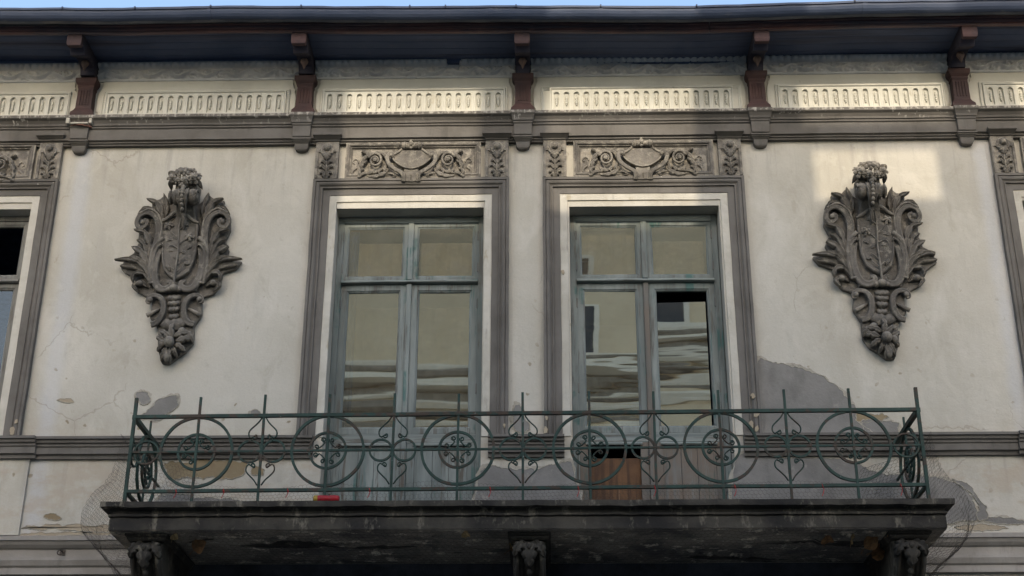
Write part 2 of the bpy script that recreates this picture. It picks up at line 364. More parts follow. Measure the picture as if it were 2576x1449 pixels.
def sweep(path, rad, ns=8, flat=1., closed=False, normal=Vector((0, -1, 0)), square=False, chan=0.):
    path = [Vector(p) for p in path]; n = len(path); R = []
    for i, p in enumerate(path):
        a = path[(i - 1) % n] if (closed or i) else path[0]; b = path[(i + 1) % n] if (closed or i < n - 1) else path[-1]
        T = (b - a).normalized(); S = T.cross(normal)
        if S.length < 1e-4: S = T.cross(Vector((1, 0, 0)))
        S.normalize(); N = S.cross(T).normalized()
        r = rad(i / max(1, n - 1)) if callable(rad) else rad
        if square: off = [(-1, -1), (1, -1), (1, 1), (-1, 1)]
        else: off = [(math.cos(2 * PI * k / ns), math.sin(2 * PI * k / ns) * (1 - chan * math.exp(-((2 * PI * k / ns - PI / 2) / .42) ** 2))) for k in range(ns)]
        R.append([p + S * (c * r) + N * (s * r * flat) for c, s in off])
    if closed: R.append(R[0]); return loft(R, True, False)
    return loft(R)
def ell(c, rx, ry, rz, nu=10, nv=7, rot=None):
    V, F = [], []
    for i in range(nv + 1):
        th = PI * i / nv
        for j in range(nu):
            ph = 2 * PI * j / nu
            p = Vector((rx * math.sin(th) * math.cos(ph), ry * math.sin(th) * math.sin(ph), rz * math.cos(th)))
            if rot: p = rot @ p
            V.append(tuple(p + Vector(c)))
    for i in range(nv):
        for j in range(nu):
            F.append((i * nu + j, i * nu + (j + 1) % nu, (i + 1) * nu + (j + 1) % nu, (i + 1) * nu + j))
    return V, F
def lathe(prof, c, n=14, axis='z'):
    """prof = [(r, h)] turned about an upright (or x / y) axis through c"""
    R = []
    for r, h in prof:
        ring = []
        for k in range(n):
            a = 2 * PI * k / n; u, v = r * math.cos(a), r * math.sin(a)
            ring.append({'z': (c[0] + u, c[1] + v, c[2] + h), 'x': (c[0] + h, c[1] + u, c[2] + v), 'y': (c[0] + u, c[1] + h, c[2] + v)}[axis])
        R.append(ring)
    return loft(R)
def ribbon(path, W, h, lobes=0, base=.3, tip=.06, nt=26, ns=10, groove=.75, cup=0., bury=.03, one=0.):
    """carved leaf along path [(x, z, out)]: domed across, cut midrib and side veins, lobed edge, pointed tip"""
    P = catmull([(a, -c, b) for a, b, c in path], max(3, nt // (len(path) - 1))); n = len(P); R = []
    for i, p in enumerate(P):
        t = i / (n - 1); T = (P[min(n - 1, i + 1)] - P[max(0, i - 1)]).normalized(); S = T.cross(Vector((0, -1, 0))).normalized()
        tp = max(tip * .25, 1 - t ** 2.4) ** .65
        wd = W * (base + (1 - base) * min(1, t * 2.6) ** .8) * tp; lob = 1.
        if lobes: lob = 1 - .42 * (1 - abs(math.sin(PI * lobes * t))) ** 1.6; wd *= lob
        hh = h * (.35 + .65 * tp) * (.8 + .2 * lob)
        ring = []
        for k in range(ns + 1):
            s = -1 + 2 * k / ns
            d = hh * math.sqrt(max(0, 1 - s * s)) - groove * hh * math.exp(-(s / .16) ** 2) + .30 * hh * math.cos(s * 11 + .3) * (1 - s * s) + cup * abs(s) * hh
            ring.append(p + S * (s * wd * (1 + one * s)) + Vector((0, -d, 0)))
        ring.append(p + S * wd * .9 + Vector((0, bury, 0))); ring.append(p - S * wd * .9 + Vector((0, bury, 0)))
        R.append(ring)
    return loft(R)
def spiral(c, r0, r1, a0, turns, n=28):
    return [(c[0] + (r0 + (r1 - r0) * t / n) * math.cos(a0 + turns * 2 * PI * t / n), c[1] + (r0 + (r1 - r0) * t / n) * math.sin(a0 + turns * 2 * PI * t / n)) for t in range(n + 1)]
def rosette(c, r, petals=6, d=.5):
    ss = [ell((c[0], c[1] - r * .35 * d, c[2]), r * .34, r * .34, r * .34, 8, 5)]
    for ring, (rr, pr, nn, off) in enumerate(((.42, .30, max(4, petals - 1), .3), (.72, .36, petals, 0))):
        for k in range(nn):
            a = 2 * PI * k / nn + off; px, pz = c[0] + rr * r * math.cos(a), c[2] + rr * r * math.sin(a)
            rot = Matrix.Rotation(-a, 3, 'Y') @ Matrix.Rotation(.5, 3, 'Z')
            ss.append(ell((px, c[1] - (.25 if ring == 0 else .05) * r * d, pz), pr * r, .16 * r, pr * r * .85, 8, 5, rot))
    return join(*ss)
def ragged(pts, n=3, amp=.018, seed=0.):
    """coast-line version of a closed outline of (x, z)"""
    P = [Vector((a, b, 0)) for a, b in pts]
    P = [Vector(p) for p in catmull(P, 8, True)]
    out = []
    for i, p in enumerate(P):
        q = P[(i + 1) % len(P)]
        for k in range(n):
            v = p.lerp(q, k / n); d = noise.noise_vector(v * 6 + Vector((seed, 0, 0))) * amp * 1.7 + noise.noise_vector(v * 22 + Vector((seed, 9, 0))) * amp * 1.0 + noise.noise_vector(v * 70 + Vector((seed, 3, 0))) * amp * .5
            out.append((v.x + d.x, v.y + d.y))
    return out
def interp(X, tab):
    return float(np.interp(X, [t[0] for t in tab], [t[1] for t in tab]))

# ================================================================== THE PLACE
# ------------------------------------------------------------------ street
S_ = lambda o: tag(o, kind='structure')
S_(obj('street', box(-400, 400, -400, 400, -.3, 0), 'asphalt'))
S_(obj('pavement', box(-40, 40, -2.6, .02, -.1, .13), 'paving', bevel=.02))
S_(obj('pavement', box(-40, 40, -17.0, -15.0, -.1, .13), 'paving', bevel=.02))

# ------------------------------------------------------------------ the house
XL, XR = -9.0, 9.0
H = empty('old_town_house')
tag(H, 'weathered cream plastered town house with grey trim, reliefs and a balcony', 'building')
DOORS = [(-1.92, -.43), (.43, 1.93)]
WINS = [(-6.52, -5.035), (4.945, 6.44)]
ZF = 5.07
holes = [(a, b, ZF, 8.475) for a, b in DOORS] + [(a, b, 6.05, 8.50) for a, b in WINS]
xs = sorted({XL, XR, *[h[0] for h in holes], *[h[1] for h in holes]}); zs = sorted({-.05, 10.3, ZF, 6.05, 8.475, 8.50})
V, F = [], []
def quad(a, b, c, d):
    o = len(V); V.extend((a, b, c, d)); F.append((o, o + 1, o + 2, o + 3))
for i in range(len(xs) - 1):
    for k in range(len(zs) - 1):
        xm, zm = (xs[i] + xs[i + 1]) / 2, (zs[k] + zs[k + 1]) / 2
        if any(h[0] < xm < h[1] and h[2] < zm < h[3] for h in holes): continue
        quad((xs[i], 0, zs[k]), (xs[i + 1], 0, zs[k]), (xs[i + 1], 0, zs[k + 1]), (xs[i], 0, zs[k + 1]))
for a, b, c, d in holes:
    for p, q in (((a, c), (a, d)), ((a, d), (b, d)), ((b, d), (b, c)), ((b, c), (a, c))):
        quad((p[0], 0, p[1]), (q[0], 0, q[1]), (q[0], .34, q[1]), (p[0], .34, p[1]))
quad((XL, 0, -.05), (XL, 9, -.05), (XL, 9, 10.3), (XL, 0, 10.3)); quad((XR, 0, -.05), (XR, 9, -.05), (XR, 9, 10.3), (XR, 0, 10.3))
quad((XL, 9, -.05), (XR, 9, -.05), (XR, 9, 10.3), (XL, 9, 10.3))
wall = link('wall', mesh('wall', (V, F), 'wall'), H)

# rooms behind the openings
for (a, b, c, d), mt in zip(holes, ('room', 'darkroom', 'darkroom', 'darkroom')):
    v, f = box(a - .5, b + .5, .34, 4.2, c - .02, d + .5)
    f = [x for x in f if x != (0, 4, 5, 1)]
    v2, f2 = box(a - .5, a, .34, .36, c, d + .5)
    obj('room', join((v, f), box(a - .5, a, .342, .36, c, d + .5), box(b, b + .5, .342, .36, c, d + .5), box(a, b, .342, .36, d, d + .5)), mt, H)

# lower cornice and string course
low = [(.02, 4.74), (-.05, 4.74), (-.05, 4.80), (-.07, 4.815), (-.09, 4.86), (-.09, 4.885), (-.055, 4.89), (-.055, 4.965), (-.075, 4.975), (-.10, 5.0), (-.115, 5.03), (-.13, 5.035), (-.13, 5.075), (.02, 5.11)]
lowm = grey_paint('pale_grey_paint', 2.1, False)
MT['lowgrey'] = lowm
obj('lower_cornice', mould(low, XL, -3.42), 'lowgrey', H); obj('lower_cornice', mould(low, 3.42, XR), 'lowgrey', H)
stp = [(.02, 5.835), (-.03, 5.835), (-.035, 5.865), (-.062, 5.875), (-.062, 5.935), (-.075, 5.945), (-.075, 5.965), (-.095, 5.975), (-.10, 6.0), (-.12, 6.005), (-.12, 6.03), (.02, 6.045)]
for a, b in ((-4.60, -2.0), (-.36, .35), (2.02, 4.54)):
    obj('string_course', mould(stp, a, b), 'grey', H)
stp2 = [(y - .03 if y < 0 else y, z) for y, z in stp]
for a, b in ((-6.95, -4.60), (4.54, 6.87)):
    obj('string_course', mould(stp2, a, b), 'grey', H)
    obj('apron_pier', mould([(.01, 5.11), (-.028, 5.11), (-.028, 5.835), (.01, 5.835)], a + .06, b - .06, .3), 'wall', H)

obj('painted_shade_band', mould([(.01, 3.2), (-.012, 3.2), (-.012, 4.835), (.01, 4.835)], -3.41, 3.41, .3), 'balcony_shade', H)  # dark strip standing in for the shade under the balcony
# main cornice
cor = [(.02, 9.205), (-.045, 9.205), (-.045, 9.222), (-.062, 9.226), (-.062, 9.242), (-.088, 9.25), (-.088, 9.372), (-.104, 9.382), (-.104, 9.398), (-.118, 9.404), (-.124, 9.425), (-.145, 9.452), (-.172, 9.468), (-.175, 9.474), (-.175, 9.503), (.02, 9.515)]
obj('cornice', mould(cor, XL, XR, .1, 1.4), 'grey', H)

# eaves line sags a little
ZO = lambda x: interp(x, [(-9, .06), (-5.4, .052), (-4.1, .03), (-3, .042), (-1.3, .012), (0, 0), (1.7, -.024), (2.3, -.008), (3.5, .018), (5, .022), (9, .03)])
BR = [-6.9, -4.615, -2.31, -.035, 2.39, 4.48, 6.8]
for k in range(5):
    y1 = -.02 - k * .12
    obj('soffit_plank', mould([(y1, 10.205), (y1 - .116, 10.205), (y1 - .116, 10.225), (y1, 10.225)], XL, XR, .25, 1.5, ZO), 'soffit', H, bevel=.003)
obj('wall_plate', mould([(.0, 10.165), (-.05, 10.165), (-.05, 10.204), (.0, 10.204)], XL, XR, .25, 1.5, ZO), 'soffit', H)
fas = [(-.60, 10.15), (-.625, 10.15), (-.635, 10.165), (-.635, 10.18), (-.65, 10.185), (-.655, 10.20), (-.655, 10.215), (-.67, 10.22), (-.68, 10.24), (-.68, 10.262), (-.60, 10.262)]
obj('fascia', mould(fas, XL, 1.86, .2, 1.5, ZO), 'fascia', H)
obj('fascia', mould(fas, 1.868, XR, .2, 1.5, ZO), 'fascia', H)
gp = [(-.775 + .085 * math.cos(a), 10.285 + .098 * math.sin(a)) for a in [PI + PI * k / 10 for k in range(11)]]
gprof = gp + [(y + (.006 if y < -.775 else -.006), z + .004) for y, z in reversed(gp)]
obj('gutter', mould(gprof, XL, XR, .12, 2.2, ZO), 'gutter', H, smooth=False)
obj('gutter_lip', mould([(-.872, 10.278), (-.86, 10.278), (-.86, 10.302), (-.872, 10.302)], XL, XR, .12, 2.5, ZO), 'gutter', H)
obj('gutter_bead', mould([(-.80, 10.186), (-.775, 10.176), (-.75, 10.184), (-.775, 10.192)], XL, XR, .12, 2.5, ZO), 'gutterlip', H)
for x in (-4.69, -3.95, -3.18, -2.26, -1.16, -.8, -.09, .76, 1.72, 3.3, 4.5):
    dz = ZO(x)
    obj('gutter_hook', sweep(catmull([(x, -.70, 10.30 + dz), (x, -.78, 10.306 + dz), (x, -.866, 10.308 + dz), (x, -.878, 10.30 + dz), (x, -.877, 10.285 + dz)], 4), .007, 4, normal=Vector((1, 0, 0)), square=True), 'gutter', H)
for x in (-3.2, -.35, .76, 3.4): # joints in the gutter
    obj('gutter_joint', move(mould([(y * 1.0 - (.004 if i < 11 else 0), z - (.004 if i < 11 else 0)) for i, (y, z) in enumerate(gprof)], x - .02, x + .02, .05, .1, ZO)), 'gutter', H)
obj('roof', loft([[(x, -.70, 10.29), (x, 9.2, 13.6), (x, 9.2, 13.5), (x, -.68, 10.262)] for x in (XL, XR)]), 'roof', H)

# eaves brackets over moulded consoles
def bracket(x, broken=False):
    dz = ZO(x); B = empty('eaves_bracket', H)
    rings = [(9.512, .118, .135), (9.545, .122, .14), (9.57, .118, .135), (9.60, .095, .12), (9.63, .083, .11), (9.86, .080, .105), (9.885, .088, .115), (9.90, .084, .11), (9.93, .105, .13), (9.95, .112, .135), (9.985, .112, .135)]
    s = boxloft(rings, x); obj('pedestal', s, 'redwood', B, bevel=.004)
    fl = [box(x - .045 + i * .03 - .006, x - .045 + i * .03 + .006, -.118, -.1, 9.66, 9.84) for i in range(4)]
    for f_ in fl: obj('flute', f_, 'redwood', B, bevel=.003)
    arm = [(.0, 9.987), (-.125, 9.987), (-.135, 10.03), (-.15, 10.06), (-.22, 10.085), (-.30, 10.085), (-.36, 10.06), (-.42, 10.02), (-.48, 10.0), (-.50, 10.03), (-.53, 10.06), (-.585, 10.06), (-.59, 10.19), (0, 10.2)]
    obj('arm', loft([[(xx, y, z + dz * .8) for y, z in arm] for xx in (x - .075, x + .075)]), 'armwood', B, bevel=.006)
    obj('end_block', join(boxloft([(10.02 + dz, .07, .05), (10.05 + dz, .078, .06), (10.12 + dz, .078, .06), (10.15 + dz, .07, .05)], x, -.57)), 'endwood', B, bevel=.006)
    obj('pendant', lathe([(.001, -.125), (.012, -.10), (.02, -.075), (.035, -.05), (.042, -.03), (.036, -.012), (.03, 0), (.02, .012)], (x, -.235, 10.09 + dz * .8), 12), 'pend', B, smooth=True)
    C = empty('cornice_console', H)
    tp = [] if broken else [(9.405, .106, .15), (9.43, .110, .158), (9.455, .118, .174), (9.472, .126, .19), (9.505, .126, .19)]
    body = [(9.252, .088, .118), (9.262, .090, .122), (9.375, .094, .126), (9.385, .100, .138), (9.40, .100, .138)] + tp
    obj('console_block', boxloft(body, x), 'grey', C, bevel=.004)
    obj('console_foot', boxloft([(9.198, .074, .075), (9.212, .084, .09), (9.218, .092, .10), (9.226, .092, .10), (9.23, .100, .114), (9.242, .100, .114), (9.246, .09, .108), (9.253, .09, .108)], x), 'grey', C)
    obj('console_drop', boxloft([(9.118, .012, .03), (9.124, .04, .05), (9.136, .058, .06), (9.155, .068, .066), (9.18, .07, .07), (9.199, .07, .07)], x), 'grey', C)
    if broken:
        random.seed(3); n = 18; R = []
        for k, (z, h, d) in enumerate(((9.40, .115, .165), (9.43, .112, .14), (9.46, .11, .12), (9.487, .10, .09))):
            R.append([wob((x + h * math.cos(a) * 1.05, -d * .5 - d * .5 * math.sin(a), z), .03, .02) for a in [2 * PI * i / n for i in range(n)]])
        obj('broken_brick_core', loft(R), 'brick', C)
        obj('broken_plaster_edge', join(box(x - .135, x - .095, -.18, -.02, 9.40, 9.47), box(x + .1, x + .135, -.17, -.02, 9.41, 9.49), box(x - .09, x + .1, -.178, -.12, 9.398, 9.418)), 'white', C, bevel=.01)
for x in BR: bracket(x, abs(x + 4.615) < .01)

# frieze: plaster field, moulded frame, arched niches with husks, leaf moulding above
def niche_mesh(p=.1035, z0=9.575, z1=9.83, w_=.052):
    hw = w_ / 2; zb = z0 + .02; zt = z1 - .028 - hw; arc = [(hw * math.cos(a), zt + hw * math.sin(a)) for a in [PI * k / 8 for k in range(9)]]
    inner = [(hw, zb)] + arc + [(-hw, zb)]                       # right foot, over the arch, left foot
    hp = p / 2 - .0004; outer = [(hp, z0)] + [(hp, zt), (hp, z1), (hp * .7, z1), (hp * .35, z1), (0, z1), (-hp * .35, z1), (-hp * .7, z1), (-hp, z1), (-hp, zt)] + [(-hp, z0)]
    n = len(inner); yf, yb = -.046, -.0225
    V = [(a, yf, b) for a, b in outer] + [(a, yf, b) for a, b in inner] + [(a, yb, b) for a, b in inner]
    F = [(i, i + 1, n + i + 1, n + i) for i in range(n - 1)] + [(0, n, 2 * n - 1, n - 1)] + [(n + i, n + i + 1, 2 * n + i + 1, 2 * n + i) for i in range(n - 1)] + [(2 * n - 1, n, 2 * n, 3 * n - 1), tuple(range(2 * n, 3 * n))]
    rim = sweep([(a * 1.18, yf, zt + (b - zt) * (1.12 if b > zt else 1)) for a, b in inner], .0038, 5)
    husk = []
    for dz, r, q in ((.125, .014, .02), (.105, .009, .012), (.09, .013, .011), (.066, .012, .016), (.045, .008, .010)):
        husk.append(ell((0, yb - .006, zb + dz + .012), r * 1.3, .016, q * 1.15, 7, 5))
    for s in (-1, 1):
        husk += [ell((s * .012, yb - .003, zb + .088), .010, .009, .006, 6, 4), ell((s * .010, yb - .003, zb + .148), .007, .009, .013, 6, 4)]
    husk.append(ell((0, yb - .004, zb + .165), .011, .010, .012, 7, 5))
    return mesh('niche', join((V, F), rim, *husk), 'frieze')
NICHE = niche_mesh()
def crown_mesh(x0, x1, notch=None):
    nx, nz = int((x1 - x0) / .012), 22; z0, z1 = 10.028, 10.215; V, F = [], []
    for i in range(nx + 1):
        for k in range(nz + 1):
            x = x0 + (x1 - x0) * i / nx; t = k / nz; z = z0 + (z1 - z0) * t
            y = -.012 - .05 * t ** 1.4
            if t < .58:      # running vine
                tt = t / .58; ph = x / .15 * PI; vine = math.exp(-((tt - .5 - .28 * math.sin(ph)) / .13) ** 2)
                cx = (math.floor(x / .15) + .5) * .15; cz = .5 - .22 * (1 if int(math.floor(x / .15)) % 2 == 0 else -1)
                r = math.hypot((x - cx) / .075, (tt - cz) / .5); a = math.atan2((tt - cz) / .5, (x - cx) / .075)
                curl = max(0, math.cos(r * 9 + a)) * max(0, 1 - r * .9)
                y -= .045 * vine + .042 * curl + .016 * noise.noise(Vector((x * 45, tt * 6, 3)))
                y += .0
            elif t < .66: y += .012
            else:            # row of tongues
                tt = (t - .66) / .34; u = (x / .075) % 1; y -= .04 * max(0, math.sin(PI * u)) ** .6 * math.sin(PI * min(1, tt * 1.1)) ** .5 + .006 * noise.noise(Vector((x * 40, tt * 8, 1)))
            if notch and notch[0] + .03 * t < x < notch[1] + .05 * t and t > .42 + .1 * noise.noise(Vector((x * 20, 0, 0))): y = -.012
            V.append((x, y, z))
    for i in range(nx):
        for k in range(nz):
            a = i * (nz + 1) + k; F.append((a, a + nz + 1, a + nz + 2, a + 1))
    return V, F
def frieze_bay(xa, xb, f0, f1, n, notch=None):
    P = empty('frieze_panel', H)
    def edge(x, s):   # ragged end that follows the bracket pedestal
        pts = []
        for z, d in ((9.512, .15), (9.55, .155), (9.60, .13), (9.65, .112), (9.75, .108), (9.85, .115), (9.90, .135), (9.95, .15), (9.985, .15), (10.0, .15)):
            for q in range(2):
                zz = z + q * .02 if z < 9.99 else z
                if zz > 10.0: continue
                pts.append((x + s * (d + .012 * noise.noise(Vector((x, zz * 21, 0))) + .008 * noise.noise(Vector((x, zz * 60, 4)))), zz))
        return sorted(pts, key=lambda t: t[1])
    L, R = edge(xa, 1), edge(xb, -1)
    obj('frieze_plaster', plate(L + R[::-1], .01, -.018), 'frieze', P)
    g = (f1 - f0 - n * .1035) / 2
    obj('panel_frame', framesweep(f0 - .012, f1 + .012, 9.535, 9.875, [(0, -.012), (0, -.038), (.012, -.044), (.022, -.032), (.034, -.03), (.036, -.017)], True, .15, 1.2), 'frieze', P)
    obj('inner_frame', framesweep(f0 + g - .020, f1 - g + .020, 9.555, 9.852, [(0, -.012), (0, -.056), (.012, -.056), (.0195, -.044), (.0195, -.012)], True, .15, .6), 'frieze', P)
    if True:
        for k in range(n):
            o = link('niche', NICHE, P, (f0 + g + (k + .5) * .1035, 0, 0))
    obj('leaf_moulding', crown_mesh(xa + .085, xb - .085, notch), 'crown', P, smooth=True)
    obj('frieze_fillet', mould([(.01, 10.002), (-.024, 10.002), (-.030, 10.01), (-.030, 10.018), (-.022, 10.027), (.01, 10.03)], xa + .10, xb - .10, .12, 1.3), 'crown', P)
frieze_bay(-6.9, -4.615, -6.70, -4.80, 18)
frieze_bay(-4.615, -2.31, -4.44, -2.49, 18)
frieze_bay(-2.31, -.035, -2.135, -.21, 18, (-.86, -.74))
frieze_bay(-.035, 2.39, .165, 2.225, 18)
frieze_bay(2.39, 4.48, 2.60, 4.32, 16)
frieze_bay(4.48, 6.8, 4.70, 6.55, 17)

# ------------------------------------------------------------------ surrounds of doors and windows
ARCH = [(0, .01), (0, -.060), (.026, -.060), (.031, -.046), (.036, -.052), (.050, -.056), (.064, -.05), (.074, -.036), (.084, -.030), (.090, -.030), (.091, -.042), (.101, -.042), (.105, -.022), (.172, -.020), (.172, .01)]
def pilaster(x, z0, z1, parent):
    obj('pilaster', join(box(x - .118, x + .118, -.048, .01, z0, z1), box(x - .118, x - .09, -.062, -.047, z0, z1 - .12), box(x + .09, x + .118, -.062, -.047, z0, z1 - .12), box(x - .118, x + .118, -.062, -.047, z1 - .12, z1)), 'relief2', parent, bevel=.004)
    obj('pilaster_cap', boxloft([(z1, .118, .075), (z1 + .012, .122, .08), (z1 + .024, .13, .10), (z1 + .036, .14, .12), (z1 + .042, .148, .135), (z1 + .068, .148, .135)], x), 'grey', parent, bevel=.003)
    obj('ball', join(ell((x, -.085, z1 - .085), .034, .034, .034, 12, 8), lathe([(.062, .015), (.062, -.005), (.05, -.012), (.04, -.012)], (x, -.066, z1 - .085), 14, 'y')), 'relief2', parent, smooth=True)
    tz = z1 - .15
    obj('tongue', ribbon([(x, tz + .03, .06), (x, tz - .02, .072), (x, tz - .065, .06)], .055, .022, 3, .6, .1), 'relief2', parent, smooth=True)
    for s in (-1, 1):
        obj('collar_arm', sweep(catmull([(x + s * .06, -.066, z1 - .09), (x + s * .055, -.068, z1 - .13), (x + s * .03, -.07, z1 - .15)], 4), .011, 6), 'relief2', parent, smooth=True)
        for (dx, dz, h) in ((.05, .045, .05), (.06, .115, .055), (.03, .015, .035), (.045, .18, .04)):
            obj('leaf_lobe', ribbon([(x + s * .008, z0 + dz - .02, .05), (x + s * dx * .6, z0 + dz + h * .35, .062), (x + s * dx, z0 + dz + h * .3, .066), (x + s * (dx + .012), z0 + dz + h * .05, .06)], .018, .018, 0, .5, .3, 12, 6), 'relief2', parent, smooth=True)
    obj('leaf_stem', sweep([(x, -.052, z0 + .01), (x, -.06, z0 + .12), (x, -.056, z0 + .22)], lambda t: .012 * (1 - .6 * t), 6), 'relief2', parent, smooth=True)
def pn(px, py):   # sketch units of the overdoor relief, metres from its centre line
    return (-.98405 + .00066173 * px + 4.4693e-5 * py - 1.405e-8 * px * py - .0137, 9.337 - 7.35e-6 * px - .00076589 * py + 8e-10 * px * py + 1.65e-8 * py * py)
def overdoor(xc, x0, x1, z0, z1, parent):
    obj('panel_frame', framesweep(x0, x1, z0, z1, [(0, .01), (0, -.050), (.018, -.052), (.03, -.062), (.042, -.055), (.046, -.042), (.058, -.040), (.062, -.026), (.072, -.022), (.072, .005)]), 'relief2', parent)
    obj('panel_field', box(x0 + .05, x1 - .05, -.020, .006, z0 + .05, z1 - .05), 'relief2', parent)
    def Q(px, py, out): u, z = pn(px, py); return (xc + u, z, out)
    def Q3(px, py, out): u, z = pn(px, py); return (xc + u, -out, z)
    # tablet
    half = [(1490, 300), (1600, 300), (1660, 300), (1715, 345), (1785, 400), (1740, 470), (1660, 535), (1570, 575), (1490, 585)]
    L = [Q(*p, 0)[:2] for p in half]; Rr = [(2 * xc - a, b) for a, b in L[1:-1]][::-1]
    pts = L + Rr
    V = [(a, -.085 + .02 * ((a - xc) / .2) ** 2, b) for a, b in pts] + [(a, -.02, b) for a, b in pts] + [(xc, -.095, 9.0)]
    n = len(pts); Fc = [(i, (i + 1) % n, 2 * n) for i in range(n)] + [(i, n + i, n + (i + 1) % n, (i + 1) % n) for i in range(n)]
    obj('tablet', (V, Fc), 'relief2', parent, smooth=False, bevel=.006)
    neck = [(1375, 560), (1370, 640), (1385, 700), (1372, 772), (1490, 780)]
    N = [Q(*p, 0)[:2] for p in neck]; N2 = [(2 * xc - a, b) for a, b in N[:-1]][::-1]
    obj('tablet_neck', plate(N + N2, -.01, -.072), 'relief2', parent, bevel=.012)
    obj('neck_slot', box(xc - .006, xc + .006, -.075, -.07, Q(0, 765, 0)[1], Q(0, 690, 0)[1]), 'slab', parent)
    for s in (1, -1):
        def mk(name, sh, sm=True):
            obj(name, sh if s > 0 else mirror(sh, xc), 'relief2', parent, smooth=sm)
        strap = catmull([Q3(1600, 770, .06), Q3(1595, 715, .075), Q3(1630, 655, .085), Q3(1740, 595, .09), Q3(1835, 515, .092), Q3(1868, 430, .09), Q3(1850, 365, .085), Q3(1805, 345, .085), Q3(1785, 375, .085), Q3(1812, 395, .08)], 6)
        mk('tablet_strap', sweep(strap, lambda t: .022 - .009 * max(0, t - .75) * 4, 14, chan=.45))
        mk('strap_knob', ell(Q3(1812, 375, .085), .018, .02, .02))
        mk('shoulder', sweep(catmull([Q3(1640, 270, .075), Q3(1700, 320, .08), Q3(1760, 355, .08), Q3(1800, 350, .08)], 5), .014, 7))
        mk('inner_bead', sweep(catmull([Q3(1490, 585, .085), Q3(1590, 565, .085), Q3(1690, 510, .08), Q3(1760, 450, .075), Q3(1788, 402, .07)], 5), .007, 6))
        for k, (px, r) in enumerate(((1520, .030), (1550, .034), (1580, .038), (1612, .045), (1640, .036))):
            c = Q3(px, 235, .085); mk('crest_rib', lathe([(r * .5, -.013), (r, -.009), (r * 1.02, 0), (r, .009), (r * .5, .013)], c, 14, 'x'))
        sp = [Q3(*p, .07) for p in spiral((2060, 435), 40, 112, 2.2, 1.6)]
        mk('acanthus_spiral', sweep(sp, lambda t: .007 + .009 * t, 8))
        mk('spiral_eye', join(ell(Q3(2062, 432, .075), .026, .026, .026), sweep([Q3(*p, .09) for p in spiral((2062, 432), 6, 32, 0, 1.4)], .005, 5)))
        for path, W_, lob in (
            ([(1880, 430), (1930, 350), (2040, 318), (2150, 345)], .026, 5), ([(2120, 340), (2200, 370), (2250, 440), (2290, 470)], .028, 3),
            ([(2190, 430), (2250, 480), (2270, 540), (2240, 580)], .026, 3), ([(1850, 560), (1920, 650), (2050, 690), (2190, 660)], .032, 4),
            ([(1940, 560), (2020, 620), (2110, 620), (2150, 560)], .024, 3), ([(2150, 640), (2220, 640), (2290, 690), (2310, 650)], .024, 2),
            ([(1880, 640), (1820, 640), (1760, 660), (1740, 690), (1790, 695)], .020, 2), ([(1870, 500), (1900, 560), (1880, 600), (1850, 590)], .02, 0),
            ([(1950, 560), (1990, 600), (1970, 650), (1930, 640)], .018, 2), ([(2080, 560), (2080, 610), (2130, 640), (2180, 610)], .018, 2),
            ([(2230, 560), (2290, 600), (2270, 650), (2230, 630)], .018, 0), ([(2210, 330), (2260, 300), (2290, 290)], .018, 0)):
            mk('acanthus_leaf', ribbon([Q(*p, .045 + .02 * math.sin(PI * i / (len(path) - 1))) for i, p in enumerate(path)], W_, .024, lob, .5, .25, 20, 7))
        mk('tendril', sweep([Q3(*p, .026) for p in spiral((2385, 430), 16, 62, 1.4, -.75)], .0075, 6))
        mk('tendril', sweep(catmull([Q3(2350, 520, .026), Q3(2400, 560, .028), Q3(2410, 610, .028), Q3(2360, 640, .026), Q3(2420, 655, .024)], 5), lambda t: .012 - .007 * t, 6))
    obj('crest_knob', join(ell(Q3(1487, 215, .11), .026, .022, .03), ell(Q3(1487, 275, .10), .018, .016, .014), ell(Q3(1487, 165, .1), .014, .014, .014)), 'relief2', parent, smooth=True)
def surround(name, o0, o1, zb, zt, label, dbl=True):
    G = empty(name, H); G['label'] = label
    obj('architrave', framesweep(o0, o1, zb, zt, ARCH, False, .12, 1.6), 'grey', G)
    obj('white_band', framesweep(o0 + .173, o1 - .173, zb, zt - .173, [(0, .008), (0, -.012), (.072, -.014), (.076, -.004), (.076, .008)], False, .10, 2.0), 'white', G)
    cap = zt + .43
    pilaster(o0 + .125, zt + .004, cap, G); pilaster(o1 - .125, zt + .004, cap, G)
    overdoor((o0 + o1) / 2, o0 + .315, o1 - .29, zt + .004, cap - .006, G)
surround('door_surround', -2.165, -.175, 6.046, 8.790, 'grey moulded surround with relief panel over the closed left balcony door')
surround('door_surround', .165, 2.195, 6.046, 8.785, 'grey moulded surround with relief panel over the right balcony door')
surround('window_surround', -6.765, -4.78, 6.046, 8.815, 'grey moulded surround of the window cut by the left edge')
surround('window_surround', 4.705, 6.69, 6.046, 8.785, 'grey moulded surround of the window cut by the right edge')

